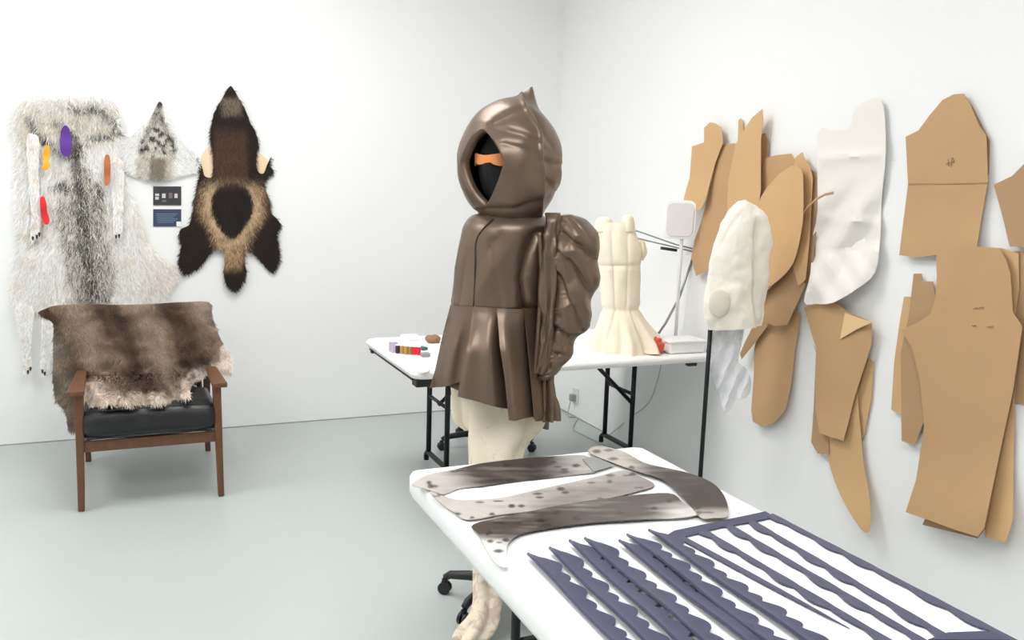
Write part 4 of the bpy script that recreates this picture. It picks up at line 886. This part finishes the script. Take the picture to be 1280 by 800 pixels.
# ------------------------------------------------------------------ sealskin strips and navy felt on the front table
def seal_col(seed, dk, lt, grad):
    rs_ = np.random.default_rng(seed)
    def f(px, py):
        n1 = fbm(px*.5-py*.2, py*3, .02, seed); n2 = fbm(px*.35, py*5, .05, seed+7)
        c = mixc(dk, lt, np.clip(grad(px, py)+n1*.3+n2*.22, 0, 1))
        k_ = rs_.integers(0, len(px), max(7, int((px.max()-px.min())/14))); m = np.zeros(len(px))
        for q in k_:
            sx, sy = rs_.uniform(3.5, 8.0), rs_.uniform(1.4, 2.6); m = np.maximum(m, 1-sm(np.hypot((px-px[q])/sx, (py-py[q])/sy), .55, 1.1))
        return mixc(c, S(40, 34, 33), m*.9)
    return f
def seal(O, label, colf, z, step=1.7):
    pl = lambda px, py: onz(px, py, ZT+z+.0015*(1+np.sin(px*.07)*np.cos(py*.15)))
    oo, v2, tt = sheet('sealskin_strip', O, pl, M['seal'], None, step, True, colf, .002, 4, sol_off=1.); return tag(oo, label, 'pelt strip', 'spotted sealskin strips on the front table')
DK, LT = S(66, 58, 55), S(188, 180, 176)
seal([(515, 606), (535, 594), (566, 588), (600, 580), (650, 574), (690, 571), (730, 570), (743, 578), (745, 590), (735, 592), (700, 596), (640, 603), (600, 608), (575, 611), (556, 618), (546, 616), (530, 611)], 'spotted grey sealskin strip along the far left end of the front table', seal_col(1, DK, LT, lambda x, y: np.maximum(1-sm(x-(y-600)*2, 545, 625), sm(x, 670, 735)*.8)), .002)
seal([(538, 615), (569, 625), (600, 625), (631, 622), (684, 610), (743, 597), (782, 588), (800, 596), (818, 607), (795, 615), (746, 627), (690, 637), (631, 643), (585, 650), (566, 640), (549, 628)], 'pale spotted sealskin strip second from the far end', seal_col(5, S(104, 95, 91), S(194, 187, 182), lambda x, y: .95-.75*sm((y-588)*1.0+(x-700)*.24, 8, 40)*sm(x, 600, 740)), .005)
seal([(592, 656), (648, 643), (713, 630), (772, 622), (835, 617), (854, 629), (874, 642), (848, 648), (795, 650), (730, 655), (684, 661), (650, 668), (635, 681), (633, 695), (635, 709), (621, 706), (608, 688), (598, 668)], 'dark sealskin strip with a pale curved tail at its left end', seal_col(9, S(74, 64, 60), S(224, 221, 217), lambda x, y: np.maximum((1-sm(x-(y-660)*1.2, 590, 640))*sm(y, 664, 684), sm(x, 800, 868)*sm(y, 622, 640)*.8)), .008)
seal([(735, 565), (749, 558), (779, 565), (805, 579), (835, 586), (861, 592), (890, 604), (906, 622), (910, 645), (893, 648), (877, 648), (866, 636), (851, 619), (828, 600), (795, 589), (762, 577)], 'sealskin strip curving along the right edge of the front table', seal_col(13, S(52, 43, 41), S(196, 188, 180), lambda x, y: np.maximum(1-sm(x, 770, 825), sm(y, 630, 646)*.8)), .011)
flat_on('sealskin_scrap', [(728, 574), (742, 571), (768, 582), (742, 590)], M['grey'], 'small grey sealskin scrap under the curved strip', 'pelt scrap', .0085, .002, zt=ZT)

ZF = ZT+.002
def felt_strip(p0, p1, wd, scal, rise=.0):
    """a band from p0 to p1 with a straight lower edge and alternating large and small scallops on the far side"""
    d = p1-p0; L = np.linalg.norm(d); d /= L; s = np.cross(Z_, d); s = s if s[1] > 0 or s[0] > 0 else -s
    if s[0] < 0: s = -s
    O = [(0, 0)]; up = []
    x = .03; up.append((0, wd*.25))
    i = 0
    while x < L-.03:
        w_ = .075 if i % 2 == 0 else .05; hgt = scal*(1 if i % 2 == 0 else .62)
        for q in np.linspace(0, 1, 8): up.append((x+w_*q, wd+hgt*math.sin(math.pi*q**1.5)**.7 if 0 < q < 1 else wd))
        x += w_+.004; i += 1
    up += [(L, wd)]
    pts = [(0, 0), (L, 0)]+[(min(a, L), b) for a, b in up[::-1]]
    V2, T = fill(dense(pts, .02), .02)
    return p0, d, s, V2, T[:, ::-1]
def navy(x0, y0, x1, y1, label, z, wd=.036, scal=.021, m=None, Lmin=None):
    p0 = onz(np.array(float(x0)), np.array(float(y0)), ZF+z); p1 = onz(np.array(float(x1)), np.array(float(y1)), ZF+z)
    L = (p0[1]-FY0-.12)/((p0[1]-p1[1])/np.linalg.norm(p1-p0)); p1 = p0+(p1-p0)/np.linalg.norm(p1-p0)*L
    p0, d, s, V2, T = felt_strip(p0, p1, wd, scal)
    W = p0+V2[:, :1]*d+V2[:, 1:]*s; W[:, 2] += .003*np.sin(V2[:, 0]*14+x0)+.003+.006*np.exp(-(V2[:, 1]/.012)**2)
    oo = build('felt_strip', W, T, m or M['felt'], None, True, solid=.003, sol_off=0)
    fo = MB().tube([p0+d*(L*i/24)+Z_*(.009+.003*math.sin(L*i/24*14+x0)) for i in range(25)], .0042, 8); fo.out('folded_edge', m or M['felt'], oo, True)
    return tag(oo, label, 'felt strip', 'scalloped navy felt strips on the front table')
for (a, l) in (((660, 697, 760, 800), 'scalloped navy felt strip nearest the left edge of the front table'), ((687, 690, 795, 796), 'scalloped navy felt strip second from the left table edge'), ((712, 681, 832, 793), 'scalloped navy felt strip third from the left table edge'), ((731, 678, 865, 793), 'scalloped navy felt strip fourth from the left, overlapping the third'),
               ((774, 681, 915, 793), 'scalloped navy felt strip fifth from the left table edge'), ((784, 671, 940, 793), 'scalloped navy felt strip sixth from the left, overlapping the fifth'), ((811, 667, 960, 773), 'scalloped navy felt strip beside the comb shaped felt cutout')):
    navy(*a, l, .004*([1, 2, 3, 4, 3, 4, 2].index(0) if False else 1))
cb = thing('felt_cutout', 'navy felt cutout with long parallel bands along the right table edge', 'felt cutout', onz(np.array(950.), np.array(660.), ZF))
pz = lambda x, y, z=.003: onz(np.array(float(x)), np.array(float(y)), ZF+z)
def band(name, x0, y0, x1, y1, w0, wav, taper=False, endy=FY0+.16):
    p0 = pz(x0, y0); p1 = pz(x1, y1); d = (p1-p0)/np.linalg.norm(p1-p0); L = np.linalg.norm(p1-p0) if taper else (p0[1]-endy)/-d[1]
    s = np.cross(Z_, d); s = s if s[0] > 0 else -s; up = []; dn_ = []
    for i in range(61):
        u = i/60; x = L*u; ww = w0*(1-u**3 if taper else 1)
        ph_ = (x/.105+x0*.37) % 1; sc_ = wav*(math.sin(math.pi*ph_**1.6)**.7 if int(x/.105+x0*.37) % 3 else .35*math.sin(math.pi*ph_))
        up.append((x, ww*.5+.15*sc_)); dn_.append((x, -ww*.5-sc_))
    V2, T = fill(np.array(dn_+up[::-1]), .02)
    W = p0+V2[:, :1]*d+V2[:, 1:]*s
    build(name, W, T[:, ::-1], M['felt2'], cb, True, solid=.003, sol_off=0)
oo, _, _ = sheet('top_band', [(833, 669), (843, 663), (900, 651), (957, 639), (968, 646), (940, 652), (900, 659), (862, 669), (842, 674)], lambda px, py: onz(px, py, ZF+.004), M['felt'], cb, 4, False, None, .003)
band('band', 852, 672, 1062, 786, .022, .0, True)
band('band', 880, 664, 1106, 799, .018, .016); band('band', 911, 657, 1150, 799, .018, .016); band('band', 938, 651, 1188, 799, .018, .016); band('band', 963, 643, 1263, 799, .018, .014)
build('end_band', *(lambda P: (P, [(0, 1, 2, 3)]))([pz(1160, 800, .008), pz(1185, 791, .008), pz(1240, 789, .008), pz(1262, 800, .008)]), M['felt'], cb, False, solid=.003, sol_off=0)
